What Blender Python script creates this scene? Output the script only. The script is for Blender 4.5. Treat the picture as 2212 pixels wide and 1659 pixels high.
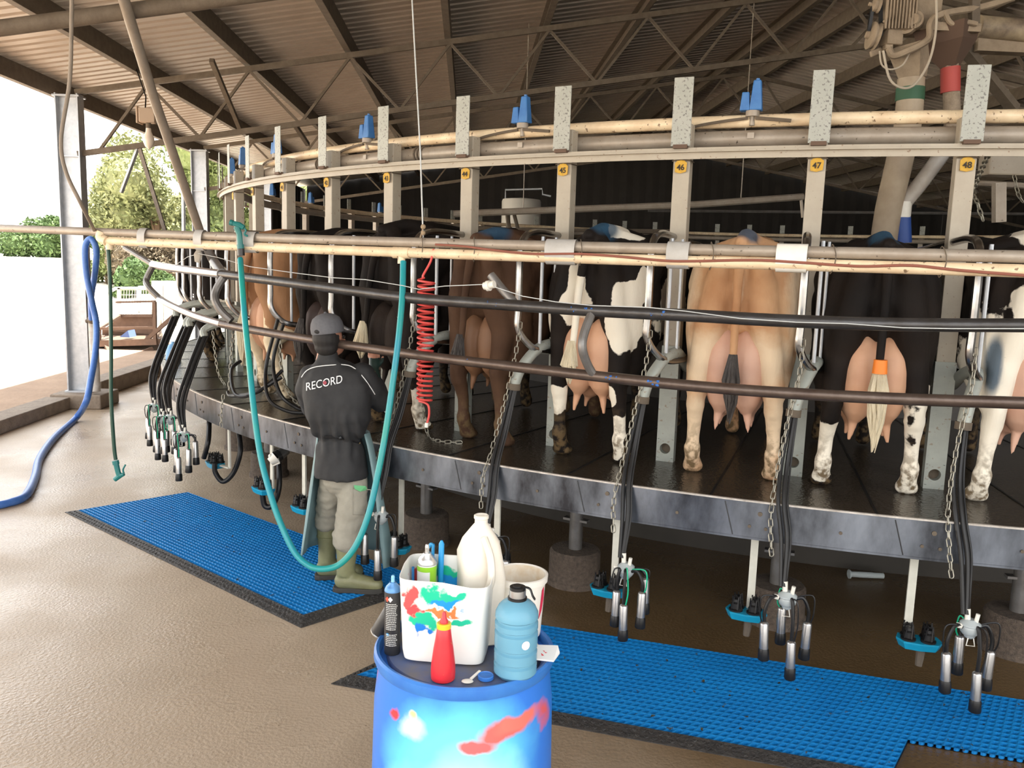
import bpy, bmesh, math, random
import numpy as np
from mathutils import Vector, Matrix, noise
from mathutils.bvhtree import BVHTree
from math import sin, cos, pi, radians as R_, sqrt, atan2
random.seed(7)
SC = bpy.context.scene
for o in list(bpy.data.objects): bpy.data.objects.remove(o)
# ------------------------------------------------------------------ camera
FPX, PIT, ROL, CH = 1803.742, .142353, .029892, 1.95
_c, _s, _cr, _sr = cos(PIT), sin(PIT), cos(ROL), sin(ROL)
Uv = Vector((0, _s, _c)); Xv = Vector((1, 0, 0)); Fv = Vector((0, _c, -_s))
cam_d = bpy.data.cameras.new('camera'); cam = bpy.data.objects.new('camera', cam_d)
SC.collection.objects.link(cam); SC.camera = cam
rt = _cr * Xv + _sr * Uv; up = -_sr * Xv + _cr * Uv
m = Matrix((rt, up, -Fv)).transposed().to_4x4(); m.translation = (0, 0, CH)
cam.matrix_world = m
cam_d.sensor_width = 36; cam_d.lens = 36 * FPX / 2212; cam_d.clip_start = .05; cam_d.clip_end = 400
# ------------------------------------------------------------------ light
W = bpy.data.worlds.new('world'); SC.world = W; W.use_nodes = True
wn = W.node_tree; wn.nodes.clear()
wo = wn.nodes.new('ShaderNodeOutputWorld'); wb = wn.nodes.new('ShaderNodeBackground')
tc = wn.nodes.new('ShaderNodeTexCoord'); sx = wn.nodes.new('ShaderNodeSeparateXYZ')
rp = wn.nodes.new('ShaderNodeValToRGB')
wn.links.new(tc.outputs['Generated'], sx.inputs[0]); wn.links.new(sx.outputs[2], rp.inputs[0])
rp.color_ramp.elements[0].position = 0; rp.color_ramp.elements[0].color = (1, .965, .92, 1)
rp.color_ramp.elements[1].position = .6; rp.color_ramp.elements[1].color = (.90, .93, .97, 1)
wn.links.new(rp.outputs[0], wb.inputs[0]); wb.inputs[1].default_value = 3.0
wn.links.new(wb.outputs[0], wo.inputs[0])
sd = bpy.data.lights.new('sun', 'SUN'); so = bpy.data.objects.new('sun', sd); SC.collection.objects.link(so)
sd.energy = 20; sd.angle = R_(.6); sd.color = (1, .95, .86)
so.rotation_euler = Vector((-.20, -.08, -1)).to_track_quat('-Z', 'Y').to_euler()
SC.view_settings.view_transform = 'Standard'; SC.view_settings.look = 'None'
SC.view_settings.gamma = 1; SC.view_settings.use_curve_mapping = False
SC.view_settings.exposure = .30
# ------------------------------------------------------------------ pixel helpers
def dr(u, v):
    X = (u - 1106) / FPX; Y = -(v - 829.5) / FPX
    return rt * X + up * Y + Fv
def pz(u, v, z):
    d = dr(u, v); return d * ((z - CH) / d.z) + Vector((0, 0, CH))
def py(u, v, y):
    d = dr(u, v); return d * (y / d.y) + Vector((0, 0, CH))
PCX, PCY, RP, TH0, DTH, HD, RR = 3.9018, 11.4386, 7.4222, -.23212, .093261, .865, 8.0611
def th(i): return TH0 + (i - 8) * DTH
def pc(i, r, z=0):                       # point on the platform: stall index, radius, height
    t = th(i); return Vector((PCX + r * sin(t), PCY - r * cos(t), z))
def pr(u, v, r):
    d = dr(u, v); a = d.x**2 + d.y**2; b = -2 * (d.x * PCX + d.y * PCY); q = PCX**2 + PCY**2 - r * r
    t = (-b - sqrt(b * b - 4 * a * q)) / 2 / a
    return d * t + Vector((0, 0, CH))
# ------------------------------------------------------------------ materials
def M(name, col, rough=.6, metal=0, col2=None, scale=6, amt=.5, bump=0, bscale=None, spec=.5, stretch=None,
      alpha=1, trans=0, col3=None, s3=40, a3=.3, coat=0, detail=6, emis=0):
    m = bpy.data.materials.new(name); m.use_nodes = True
    nt = m.node_tree; N = nt.nodes; L = nt.links; b = N['Principled BSDF']
    b.inputs['Roughness'].default_value = rough; b.inputs['Metallic'].default_value = metal
    b.inputs['Base Color'].default_value = (*col, 1); b.inputs['Specular IOR Level'].default_value = spec
    b.inputs['Transmission Weight'].default_value = trans; b.inputs['Alpha'].default_value = alpha
    b.inputs['Coat Weight'].default_value = coat
    if emis: b.inputs['Emission Color'].default_value = (*col, 1); b.inputs['Emission Strength'].default_value = emis
    if col2 or bump:
        tx = N.new('ShaderNodeTexCoord'); mp = N.new('ShaderNodeMapping'); L.new(tx.outputs['Object'], mp.inputs[0])
        if stretch: mp.inputs['Scale'].default_value = stretch
    last = None
    if col2:
        n = N.new('ShaderNodeTexNoise'); n.inputs['Scale'].default_value = scale; n.inputs['Detail'].default_value = detail
        n.inputs['Roughness'].default_value = .6
        L.new(mp.outputs[0], n.inputs['Vector'])
        r = N.new('ShaderNodeValToRGB'); r.color_ramp.elements[0].position = .5 - amt * .5 + .0; r.color_ramp.elements[1].position = .5 + amt * .5
        r.color_ramp.elements[0].color = (*col, 1); r.color_ramp.elements[1].color = (*col2, 1)
        L.new(n.outputs[0], r.inputs[0]); last = r.outputs[0]
        if col3:
            n3 = N.new('ShaderNodeTexNoise'); n3.inputs['Scale'].default_value = s3; n3.inputs['Detail'].default_value = 3
            L.new(mp.outputs[0], n3.inputs['Vector'])
            r3 = N.new('ShaderNodeValToRGB'); r3.color_ramp.elements[0].position = 1 - a3 - .03; r3.color_ramp.elements[1].position = 1 - a3 + .03
            L.new(n3.outputs[0], r3.inputs[0])
            mx = N.new('ShaderNodeMix'); mx.data_type = 'RGBA'; L.new(r3.outputs[0], mx.inputs[0]); L.new(last, mx.inputs[6])
            mx.inputs[7].default_value = (*col3, 1); last = mx.outputs[2]
        L.new(last, b.inputs['Base Color'])
    if bump:
        nb = N.new('ShaderNodeTexNoise'); nb.inputs['Scale'].default_value = bscale or scale * 4; nb.inputs['Detail'].default_value = 4
        L.new(mp.outputs[0], nb.inputs['Vector'])
        bp = N.new('ShaderNodeBump'); bp.inputs['Strength'].default_value = bump; bp.inputs['Distance'].default_value = .02
        L.new(nb.outputs[0], bp.inputs['Height']); L.new(bp.outputs[0], b.inputs['Normal'])
    return m
# ------------------------------------------------------------------ objects
def tag(o, label=None, cat=None, group=None, kind=None):
    if label: o['label'] = label
    if cat: o['category'] = cat
    if group: o['group'] = group
    if kind: o['kind'] = kind
    return o
def thing(name, label, cat, loc=(0, 0, 0), rz=0, group=None):
    o = bpy.data.objects.new(name, None); SC.collection.objects.link(o)
    o.empty_display_size = .05
    o.matrix_basis = Matrix.Translation(Vector(loc)) @ Matrix.Rotation(rz, 4, 'Z')
    return tag(o, label, cat, group)
def wm(o):
    m = o.matrix_basis.copy()
    while o.parent: o = o.parent; m = o.matrix_basis @ m
    return m
def dup(root, loc, rz, label, group=None, mat=None):
    r = root.copy(); SC.collection.objects.link(r)
    r.matrix_basis = mat if mat else Matrix.Translation(Vector(loc)) @ Matrix.Rotation(rz, 4, 'Z')
    r['label'] = label
    if group: r['group'] = group
    def rec(a, b):
        for ch in list(a.children):
            c = ch.copy(); SC.collection.objects.link(c); c.parent = b
            rec(ch, c)
    rec(root, r)
    return r
def frame_from(t, hint=None):
    t = t.normalized(); h = hint or (Vector((0, 0, 1)) if abs(t.z) < .9 else Vector((0, 1, 0)))
    a = t.cross(h)
    if a.length < 1e-6: a = t.cross(Vector((1, 0, 0)))
    a.normalize(); b = a.cross(t).normalized()
    return a, b
def smooth_pts(pts, n=6):
    P = [Vector(p) for p in pts]
    if len(P) < 3: return P
    out = []
    for i in range(len(P) - 1):
        p0 = P[max(i - 1, 0)]; p1 = P[i]; p2 = P[i + 1]; p3 = P[min(i + 2, len(P) - 1)]
        for k in range(n):
            t = k / n
            out.append(.5 * ((2 * p1) + (p2 - p0) * t + (2 * p0 - 5 * p1 + 4 * p2 - p3) * t * t + (3 * p1 - p0 - 3 * p2 + p3) * t**3))
    out.append(P[-1]); return out
class MB:
    def __init__(s): s.v = []; s.f = []; s.mi = []; s.cur = 0
    def add(s, vs, fs):
        k = len(s.v); s.v += [tuple(v) for v in vs]; s.f += [tuple(i + k for i in f) for f in fs]; s.mi += [s.cur] * len(fs); return s
    def box(s, c, d, rz=0, m=None):
        hx, hy, hz = d[0] / 2, d[1] / 2, d[2] / 2; c = Vector(c)
        T = m or Matrix.Rotation(rz, 3, 'Z')
        vs = [c + T @ Vector((x * hx, y * hy, z * hz)) for x in (-1, 1) for y in (-1, 1) for z in (-1, 1)]
        return s.add(vs, [(0, 1, 3, 2), (4, 6, 7, 5), (0, 4, 5, 1), (2, 3, 7, 6), (0, 2, 6, 4), (1, 5, 7, 3)])
    def bar(s, a, b, w, h, hint=None):       # box beam between points
        a = Vector(a); b = Vector(b); t = (b - a); x, y = frame_from(t, hint)
        T = Matrix((x, t.normalized(), y)).transposed()
        return s.box((a + b) / 2, (w, t.length, h), m=T)
    def tube(s, pts, r, n=8, closed=False, caps=True, ry=None):
        P = [Vector(p) for p in pts]; k = len(P); rr = r if hasattr(r, '__len__') else [r] * k
        ry = ry or rr
        if not hasattr(ry, '__len__'): ry = [ry] * k
        vs = []; a = None
        for i, p in enumerate(P):
            t = (P[(i + 1) % k] - P[i - 1]) if closed else (P[min(i + 1, k - 1)] - P[max(i - 1, 0)])
            if t.length < 1e-9: t = Vector((0, 0, 1))
            t.normalize()
            if a is None: a, b = frame_from(t)
            else:
                a = (a - t * a.dot(t))
                if a.length < 1e-6: a, _ = frame_from(t)
                a.normalize(); b = a.cross(t)
            for j in range(n):
                q = 2 * pi * j / n; vs.append(p + a * cos(q) * rr[i] + b * sin(q) * ry[i])
        fs = []
        for i in range(k if closed else k - 1):
            for j in range(n):
                i2 = (i + 1) % k; fs.append((i * n + j, i * n + (j + 1) % n, i2 * n + (j + 1) % n, i2 * n + j))
        if caps and not closed: fs += [tuple(range(n - 1, -1, -1)), tuple((k - 1) * n + j for j in range(n))]
        return s.add(vs, fs)
    def lathe(s, prof, c=(0, 0, 0), n=24, m=None, caps=True):
        c = Vector(c); T = m or Matrix.Identity(3); vs = []; fs = []; k = len(prof)
        for r, z in prof:
            for j in range(n): q = 2 * pi * j / n; vs.append(c + T @ Vector((r * cos(q), r * sin(q), z)))
        for i in range(k - 1):
            for j in range(n): fs.append((i * n + j, i * n + (j + 1) % n, (i + 1) * n + (j + 1) % n, (i + 1) * n + j))
        if caps: fs += [tuple(range(n - 1, -1, -1)), tuple((k - 1) * n + j for j in range(n))]
        return s.add(vs, fs)
    def cyl(s, a, b, r, n=16, r2=None):
        a = Vector(a); b = Vector(b); return s.tube([a, b], [r, r2 if r2 is not None else r], n)
    def ball(s, c, r, n=12, m=None):
        rx = r if hasattr(r, '__len__') else (r, r, r); T = m or Matrix.Identity(3)
        vs = [Vector(c) + T @ Vector((0, 0, -rx[2]))]; c = Vector(c); h = n // 2
        for i in range(1, h):
            a = -pi / 2 + pi * i / h
            for j in range(n): q = 2 * pi * j / n; vs.append(c + T @ Vector((rx[0] * cos(a) * cos(q), rx[1] * cos(a) * sin(q), rx[2] * sin(a))))
        vs.append(c + T @ Vector((0, 0, rx[2]))); fs = []
        for j in range(n): fs.append((0, 1 + (j + 1) % n, 1 + j))
        for i in range(h - 2):
            for j in range(n): fs.append((1 + i * n + j, 1 + i * n + (j + 1) % n, 1 + (i + 1) * n + (j + 1) % n, 1 + (i + 1) * n + j))
        l = len(vs) - 1; b0 = 1 + (h - 2) * n
        for j in range(n): fs.append((b0 + j, b0 + (j + 1) % n, l))
        return s.add(vs, fs)
    def cap(s, a, b, r1, r2, n=14):          # tapered capsule
        a = Vector(a); b = Vector(b); s.ball(a, r1, n); s.ball(b, r2, n)
        return s.tube([a, b], [r1, r2], n)
    def limb(s, pts, rs, n=14):
        P = [Vector(p) for p in pts]
        for i in range(len(P)): s.ball(P[i], rs[i], n)
        for i in range(len(P) - 1): s.tube([P[i], P[i + 1]], [rs[i], rs[i + 1]], n)
        return s
    def chain(s, pts, r=.0028, ln=.042, w=.0105):   # link chain along a path
        P = smooth_pts(pts, 8) if len(pts) > 2 else [Vector(p) for p in pts]
        segs = [(P[i], P[i + 1]) for i in range(len(P) - 1)]; d = 0; tot = sum((b - a).length for a, b in segs); k = 0
        def at(x):
            for a, b in segs:
                l = (b - a).length
                if x <= l: return a.lerp(b, x / l if l else 0), (b - a).normalized()
                x -= l
            return segs[-1][1], (segs[-1][1] - segs[-1][0]).normalized()
        while d < tot:
            c, t = at(d); a, b = frame_from(t)
            if k % 2: a, b = b, a
            ring = []
            for q in (0, .25, .5, .75, 1, 1.25, 1.5, 1.75):
                an = q * pi; ring.append(c + a * w * sin(an) + t * (ln * .5 - w) * (1 if cos(an) >= 0 else -1) + t * w * cos(an))
            s.tube(ring, r, 5, closed=True); d += ln * .80; k += 1
        return s
    def poly(s, pts, th_, nrm):             # flat outline extruded by th_ along nrm
        P = [Vector(p) for p in pts]; n = Vector(nrm).normalized() * th_; k = len(P)
        fs = [tuple(range(k)), tuple(range(2 * k - 1, k - 1, -1))] + [(i, i + k, (i + 1) % k + k, (i + 1) % k) for i in range(k)]
        return s.add(P + [p + n for p in P], fs)
    def obj(s, name, mat, parent=None, smooth=35, kind=None, label=None, bevel=0, fix=True):
        me = bpy.data.meshes.new(name); V = s.v
        if parent:
            iv = wm(parent).inverted(); V = [iv @ Vector(v) for v in s.v]
        me.from_pydata([tuple(v) for v in V], [], s.f)
        mats = mat if isinstance(mat, (list, tuple)) else [mat]
        for x in mats: me.materials.append(x)
        if len(mats) > 1: me.polygons.foreach_set('material_index', s.mi)
        if fix:
            bm = bmesh.new(); bm.from_mesh(me); bmesh.ops.recalc_face_normals(bm, faces=bm.faces); bm.to_mesh(me); bm.free()
        if smooth:
            me.shade_smooth(); me.set_sharp_from_angle(angle=R_(smooth))
        o = bpy.data.objects.new(name, me); SC.collection.objects.link(o)
        if parent: o.parent = parent
        if bevel:
            b = o.modifiers.new('bevel', 'BEVEL'); b.width = bevel; b.segments = 2; b.limit_method = 'ANGLE'
        if kind: o['kind'] = kind
        if label: o['label'] = label
        return o
def remesh(mb, voxel, smooth_n=4, fac=.5):
    me = bpy.data.meshes.new('tmp'); me.from_pydata(mb.v, [], mb.f)
    bm = bmesh.new(); bm.from_mesh(me)
    bm.to_mesh(me); bm.free()
    o = bpy.data.objects.new('tmp', me); SC.collection.objects.link(o)
    r = o.modifiers.new('r', 'REMESH'); r.mode = 'VOXEL'; r.voxel_size = voxel
    s = o.modifiers.new('s', 'SMOOTH'); s.iterations = smooth_n; s.factor = fac
    dg = bpy.context.evaluated_depsgraph_get(); e = o.evaluated_get(dg)
    m2 = bpy.data.meshes.new_from_object(e, depsgraph=dg); bpy.data.objects.remove(o); bpy.data.meshes.remove(me)
    m2.materials.clear(); m2.shade_smooth()
    return m2
def mesh_obj(name, me, mat, parent=None, label=None):
    if parent:
        me.transform(wm(parent).inverted())
    me.materials.append(mat) if mat else None
    o = bpy.data.objects.new(name, me); SC.collection.objects.link(o)
    if parent: o.parent = parent
    if label: o['label'] = label
    return o
def text_mb(txt, size, extrude=.0015, bold=0, shear=0):
    cu = bpy.data.curves.new('t', 'FONT'); cu.body = txt; cu.size = size; cu.extrude = extrude; cu.offset = bold
    cu.align_x = 'CENTER'; cu.align_y = 'CENTER'; cu.shear = shear
    o = bpy.data.objects.new('t', cu); SC.collection.objects.link(o); dg = bpy.context.evaluated_depsgraph_get()
    me = bpy.data.meshes.new_from_object(o.evaluated_get(dg), depsgraph=dg); bpy.data.objects.remove(o)
    b = MB(); b.add([v.co.copy() for v in me.vertices], [tuple(p.vertices) for p in me.polygons]); bpy.data.meshes.remove(me)
    return b
# ================================================================== materials
galv = M('galvanised steel', (.50, .52, .54), .42, .55, (.36, .38, .41), 14, .5, bump=.05)
galv_d = M('weathered galvanised pipe', (.24, .235, .23), .4, .5, (.12, .105, .09), 9, .6, bump=.08)
cream = M('cream painted steel', (.44, .39, .31), .5, .0, (.35, .30, .23), 7, .6, col3=(.20, .13, .08), s3=60, a3=.30, bump=.05)
creampipe = M('cream plastic pipe', (.86, .72, .50), .4, .0, (.62, .45, .28), 8, .5, col3=(.22, .14, .08), s3=45, a3=.33)
greypipe = M('dusty steel pipe', (.40, .35, .29), .45, .2, (.27, .22, .17), 9, .6, col3=(.10, .08, .06), s3=50, a3=.3, bump=.05)
dusty = M('dusty brown steel', (.175, .138, .10), .75, .1, (.095, .072, .05), 12, .6, bump=.15)
dusty_m = M('thick dust on machinery', (.36, .28, .195), .85, 0, (.20, .15, .10), 12, .6, bump=.25)
polem = M('dusty pole', (.30, .25, .20), .6, .1, (.20, .16, .12), 10, .6, bump=.1)
dusty_d = M('dark dusty steel', (.16, .125, .09), .8, .1, (.09, .07, .05), 12, .6, bump=.15)
roofm = M('roof sheet', (.54, .475, .40), .5, .05, (.43, .37, .305), 3, .6)
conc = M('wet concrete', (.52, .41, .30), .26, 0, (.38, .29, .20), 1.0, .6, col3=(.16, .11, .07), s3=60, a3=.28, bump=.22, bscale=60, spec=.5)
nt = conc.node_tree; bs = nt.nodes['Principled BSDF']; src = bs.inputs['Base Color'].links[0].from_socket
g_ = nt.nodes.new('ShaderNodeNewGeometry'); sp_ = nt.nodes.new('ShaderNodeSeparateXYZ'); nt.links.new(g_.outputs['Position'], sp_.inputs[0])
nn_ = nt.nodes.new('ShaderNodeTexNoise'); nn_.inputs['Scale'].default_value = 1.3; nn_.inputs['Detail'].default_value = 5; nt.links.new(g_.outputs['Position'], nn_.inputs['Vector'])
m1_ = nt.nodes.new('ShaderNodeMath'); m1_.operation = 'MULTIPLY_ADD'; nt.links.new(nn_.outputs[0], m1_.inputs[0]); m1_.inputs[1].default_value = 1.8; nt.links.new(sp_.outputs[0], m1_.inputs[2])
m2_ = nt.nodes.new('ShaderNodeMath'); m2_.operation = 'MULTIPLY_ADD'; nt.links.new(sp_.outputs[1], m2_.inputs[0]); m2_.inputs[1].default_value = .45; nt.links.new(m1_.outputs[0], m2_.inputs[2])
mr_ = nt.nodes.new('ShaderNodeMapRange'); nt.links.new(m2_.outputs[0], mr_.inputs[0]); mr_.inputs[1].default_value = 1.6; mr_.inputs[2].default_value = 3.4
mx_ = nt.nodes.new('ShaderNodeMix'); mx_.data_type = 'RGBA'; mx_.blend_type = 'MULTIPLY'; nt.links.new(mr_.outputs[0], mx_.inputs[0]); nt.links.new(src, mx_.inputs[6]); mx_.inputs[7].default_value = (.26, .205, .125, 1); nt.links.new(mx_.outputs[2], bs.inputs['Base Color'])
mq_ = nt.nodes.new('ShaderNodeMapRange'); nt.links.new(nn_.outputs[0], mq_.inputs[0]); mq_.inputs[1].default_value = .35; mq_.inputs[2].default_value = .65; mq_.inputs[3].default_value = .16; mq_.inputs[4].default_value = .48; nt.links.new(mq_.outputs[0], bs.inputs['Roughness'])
conc2 = M('rough concrete', (.30, .24, .18), .8, 0, (.16, .12, .09), 9, .6, bump=.4)
conc_st = M('aggregate concrete', (.15, .11, .08), .8, 0, (.06, .045, .035), 45, .4, bump=.6)
dirt = M('sandy earth', (.40, .275, .185), .95, 0, (.27, .18, .12), 2, .6, bump=.5, bscale=14)
field = M('pale dry paddock', (.85, .79, .68), .95, 0, (.74, .67, .55), .3, .6)
black_r = M('black rubber', (.008, .008, .009), .35, 0, (.017, .016, .015), 20, .6, spec=.35)
black_p = M('black plastic', (.012, .012, .013), .3)
chrome = M('bright steel tube', (.40, .395, .39), .24, 1, (.24, .23, .22), 10, .5)
rail_d = M('dark scuffed rail steel', (.085, .085, .088), .32, .55, (.045, .038, .033), 10, .6, bump=.08)
rail_b = M('brown scuffed rail steel', (.14, .105, .085), .34, .5, (.07, .045, .035), 10, .6, bump=.08)
rail_s = M('shiny steel rail', (.58, .58, .62), .22, .9, (.44, .42, .42), 10, .5)
white_p = M('white plastic', (.82, .80, .74), .35, 0, (.70, .66, .56), 10, .5)
clearp = M('clear milky plastic', (.72, .78, .78), .15, 0, alpha=1, trans=.45, spec=.6)
shellm = M('brushed teat cup steel', (.50, .50, .50), .28, .9, (.38, .37, .36), 30, .5)
teal = M('teal plastic', (.01, .20, .17), .35, 0, (.02, .15, .16), 8, .5)
tealhose = M('teal hose', (.015, .31, .26), .32, 0, (.02, .27, .36), 3.5, .3)
bluehose = M('blue hose', (.04, .13, .42), .35, 0, (.08, .19, .50), 20, .5)
dkgreen = M('dark green hose', (.015, .06, .04), .4)
redhose = M('red air hose', (.62, .07, .06), .35)
bluetray = M('cyan blue plastic', (.01, .33, .52), .35, 0, (.01, .24, .40), 14, .5)
bluebox = M('blue pulsator plastic', (.03, .13, .38), .4, 0, (.06, .20, .46), 18, .5)
chainm = M('steel chain', (.34, .32, .26), .4, .6)
yellow = M('yellow tag', (.62, .36, .03), .6, 0, (.45, .25, .02), 40, .5)
ink = M('dark ink', (.03, .025, .02), .8)
whiteink = M('white lettering', (.85, .85, .83), .6)
string_w = M('pale string', (.55, .57, .56), .7)
# ================================================================== building frame
A = Vector((-.056, .9984, 0)); Bv = Vector((.9984, .056, 0)); P0 = Vector((-5.50, 10.54, 0))
def sb(s, t, z=0): return P0 + Bv * s + A * t + Vector((0, 0, z))
RIDGE = 9.9; SLOPE = .172
def rise(s): return SLOPE * (s if s < RIDGE else 2 * RIDGE - s)
def zt(s): return 3.83 + rise(s)
def zb(s): return 3.12 + rise(s)
S1 = 2 * RIDGE; T0, T1 = -12.0, 15.2
# floor
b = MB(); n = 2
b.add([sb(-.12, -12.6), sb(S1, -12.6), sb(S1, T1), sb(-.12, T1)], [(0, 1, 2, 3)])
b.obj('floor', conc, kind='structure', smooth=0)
# earth outside and the bright paddock beyond
b = MB(); g = 14
vs = []; fs = []
for i in range(g + 1):
    for j in range(g + 1):
        x = -60 + i * (60 - 5.9) / g; y = -14 + j * 60 / g
        q = Vector((x, y, 0)); s = (q - P0).dot(Bv)
        vs.append((x - .0, y, .09 + .03 * sin(x * 1.3 + y)))
b = MB(); b.box(sb(-3.75, 2, -.02), (7.2, 44, .2), rz=.056); ob = b.obj('earth', dirt, smooth=0); tag(ob, kind='structure')
b = MB(); b.box((0, 40, -.06), (300, 220, .1)); ob = b.obj('ground', field, smooth=0); tag(ob, kind='structure')
b = MB(); b.box(sb(12, -29, -.05), (44, 33, .1), rz=.056); ob = b.obj('bounce_absorber', M('dark bounce absorber', (.07, .065, .06), .8, 0, (.05, .045, .04), 2, .5), smooth=0); tag(ob, kind='structure')  # unseen dark slab behind the camera, added to cut bounce light on the roof
def bank(y): return 1.6 * min(1, max(0, (y - 17) / 21))
b = MB(); vs = []; ys = list(range(17, 44, 2)) + [60, 140]
for y in ys:
    for x in (-140, -60, -30, -14, -6.6): vs.append((x, y, bank(y) - .005))
b.add(vs, [(5 * i + j, 5 * i + j + 1, 5 * i + 6 + j, 5 * i + 5 + j) for i in range(len(ys) - 1) for j in range(4)]); ob = b.obj('bank', field, smooth=0, fix=False); tag(ob, kind='structure')
# kerb along the open side and the far end
b = MB()
b.box(sb(-.16, -6.5, .075), (.30, 12.4, .15), rz=.056)
b.box(sb(-.16, 7.9, .11), (.30, 14.6, .22), rz=.056)
b.obj('trim_left', conc2, kind='structure', smooth=0, bevel=.012)
b = MB(); b.box(sb(.05, -.02, .09), (.62, .56, .18), rz=.056)
tag(b.obj('post_plinth', conc2, smooth=0, bevel=.015), 'low concrete block under the foot of the nearest galvanised shed post', 'plinth')
# shed posts: H section columns
def shed_post(t, label, w=.26):
    r = thing('shed_post', label, 'post', sb(0, t, .1), .056, 'galvanised shed posts on the open side')
    zT = 3.86
    b = MB(); b.box(sb(0, t, zT / 2 + .08), (w, .012, zT - .2), rz=.056)
    b.obj('web', galv, r, smooth=0)
    for s_ in (-1, 1):
        b = MB(); b.box(sb(s_ * w / 2, t, zT / 2 + .08), (.016, .17, zT - .2), rz=.056); b.obj('flange', galv, r, smooth=0)
    for nm_, z_, d_ in (('stiffener_plate', 3.1, (w, .10, .012)), ('top_plate', zT - .05, (w + .06, .2, .02)), ('base_plate', .19, (w + .06, .22, .02))):
        b = MB(); b.box(sb(0, t, z_), d_, rz=.056); b.obj(nm_, galv, r, smooth=0)
shed_post(0, 'nearest wide galvanised shed post standing on the kerb with its plinth')
shed_post(5, 'second galvanised shed post, behind the left end of the rotary platform')
shed_post(10, 'third galvanised shed post, seen through the stall posts at the left')
# roof sheet with trapezoid ribs running up the slope
def roof():
    r = bpy.data.objects.new('ceiling', None)
    b = MB(); pitch = .19; n = int((T1 - T0) / pitch)
    prof = []
    for i in range(n):
        t = T0 + i * pitch; prof += [(t, 0), (t + .115, 0), (t + .13, .032), (t + .175, .032)]
    prof.append((T0 + n * pitch, 0))
    for side in (0, 1):
        s_a = -.55 if side == 0 else RIDGE; s_b = RIDGE if side == 0 else S1 + .5
        vs = []
        for t, h in prof:
            for s in (s_a, s_b): vs.append(sb(s, t, zt(s) + .27 + h))
        fs = [(2 * i, 2 * i + 1, 2 * i + 3, 2 * i + 2) for i in range(len(prof) - 1)]
        b.add(vs, fs)
    root = b.obj('ceiling', roofm, kind='structure', smooth=0, fix=False)
    k = 0
    svals = [-.28 + 1.225 * i for i in range(9)]
    svals = svals + [S1 - s for s in svals]
    for s in svals:
        b = MB(); z = zt(s) + .17; t0, t1 = T0 + .05, T1 - .1; tl = t1 - t0; tm = (t0 + t1) / 2
        d = 1 if s < RIDGE else -1
        b.box(sb(s, tm, z), (.012, tl, .20), rz=.056)
        b.box(sb(s - .035 * d, tm, z - .095), (.075, tl, .012), rz=.056)
        b.box(sb(s - .035 * d, tm, z + .08), (.075, tl, .012), rz=.056)
        b.obj('purlin' if k else 'eave_beam', dusty, root, smooth=0); k += 1
    return root
ceil = roof()
# trusses
def truss(t, label, thick=.045, near=False):
    r = thing('roof_truss', label, 'roof truss', sb(0, t, 3.1), .056, 'lattice roof trusses')
    mt = dusty
    for f, nm in ((zt, 'top_chord'), (zb, 'bottom_chord')):
        b = MB()
        for a, c in ((.08, RIDGE), (RIDGE, S1 - .08)):
            off = .02 if f is zt else (-.07 if near else 0)
            b.bar(sb(a, t, f(a) + off), sb(c, t, f(c) + off), .05, .065)
            if near and f is zb: b.tube([sb(a, t - .01, f(a) - .08), sb(c, t - .01, f(c) - .08)], .052, 12)
        b.obj(nm, mt, r, smooth=40)
    tops = [-.28 + 1.225 * i for i in range(1, 9)]; tops = tops + [S1 - s for s in reversed(tops)]
    for i, s in enumerate(tops):
        for ds in (-.61, .61):
            s2 = s + ds
            if s2 < .1: s2 = .1
            b = MB(); b.bar(sb(s, t, zt(s)), sb(s2, t, zb(s2)), .032, .032); b.obj('brace', mt, r, smooth=0)
truss(-5, 'nearest roof truss, thick dusty lower chord crossing the top left corner', near=True)
truss(0, 'lattice roof truss starting from the top of the nearest shed post')
truss(5, 'lattice roof truss starting from the second shed post')
truss(10, 'lattice roof truss two bays behind the nearest shed post')
# roof struts in between
for a, c, lab in ((py(457, 130, 9.6), py(521, 284, 10.72), 'short dusty strut from purlin down to truss above the leftmost stall posts'),
                  (py(636, 268, 10.9), py(665, 312, 11.6), 'short strut hanging below the truss left of the third blue box')):
    b = MB(); b.bar(a, c, .05, .05); tag(b.obj('roof_strut', dusty, smooth=0), lab, 'strut')
r = thing('hanging_brace', 'inverted V of two galvanised bars hanging under the truss in the open bay', 'brace', py(299, 318, 10.6))
b = MB(); b.bar(py(299, 316, 10.6), py(262, 416, 10.7), .04, .03); b.obj('bar', galv, r, smooth=0)
b = MB(); b.bar(py(300, 316, 10.6), py(356, 498, 10.9), .045, .03); b.obj('bar', galv_d, r, smooth=0)
b = MB(); b.bar(sb(.1, 7, 2.9), sb(.1, 9.9, 2.9), .05, .05)
# walls (closed sides)
dkwall = M('dark cladding', (.035, .030, .026), .8, 0, (.022, .019, .016), 3, .6)
def clad(name, a, c, z0, z1, f=None):
    b = MB(); L = (c - a).length; n = int(L / .2); d = (c - a) / n; nr = Vector((-d.y, d.x, 0)).normalized()
    vs = []
    for i in range(n + 1):
        p = a + d * i + nr * (.02 if i % 2 else 0); zz = z1 if f is None else f(i / n)
        vs += [p + Vector((0, 0, z0)), p + Vector((0, 0, zz))]
    b.add(vs, [(2 * i, 2 * i + 2, 2 * i + 3, 2 * i + 1) for i in range(n)])
    b.obj(name, dkwall, kind='structure', smooth=0, fix=False)
clad('wall_back', sb(0, T1), sb(S1, T1), 0, 4, lambda k: zt(k * S1) + .36)
clad('wall_left', sb(-.05, 10.25), sb(-.05, T1), 0, 4.0)
clad('wall_right', sb(S1, -14), sb(S1, T1), 0, 4.35)
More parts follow.
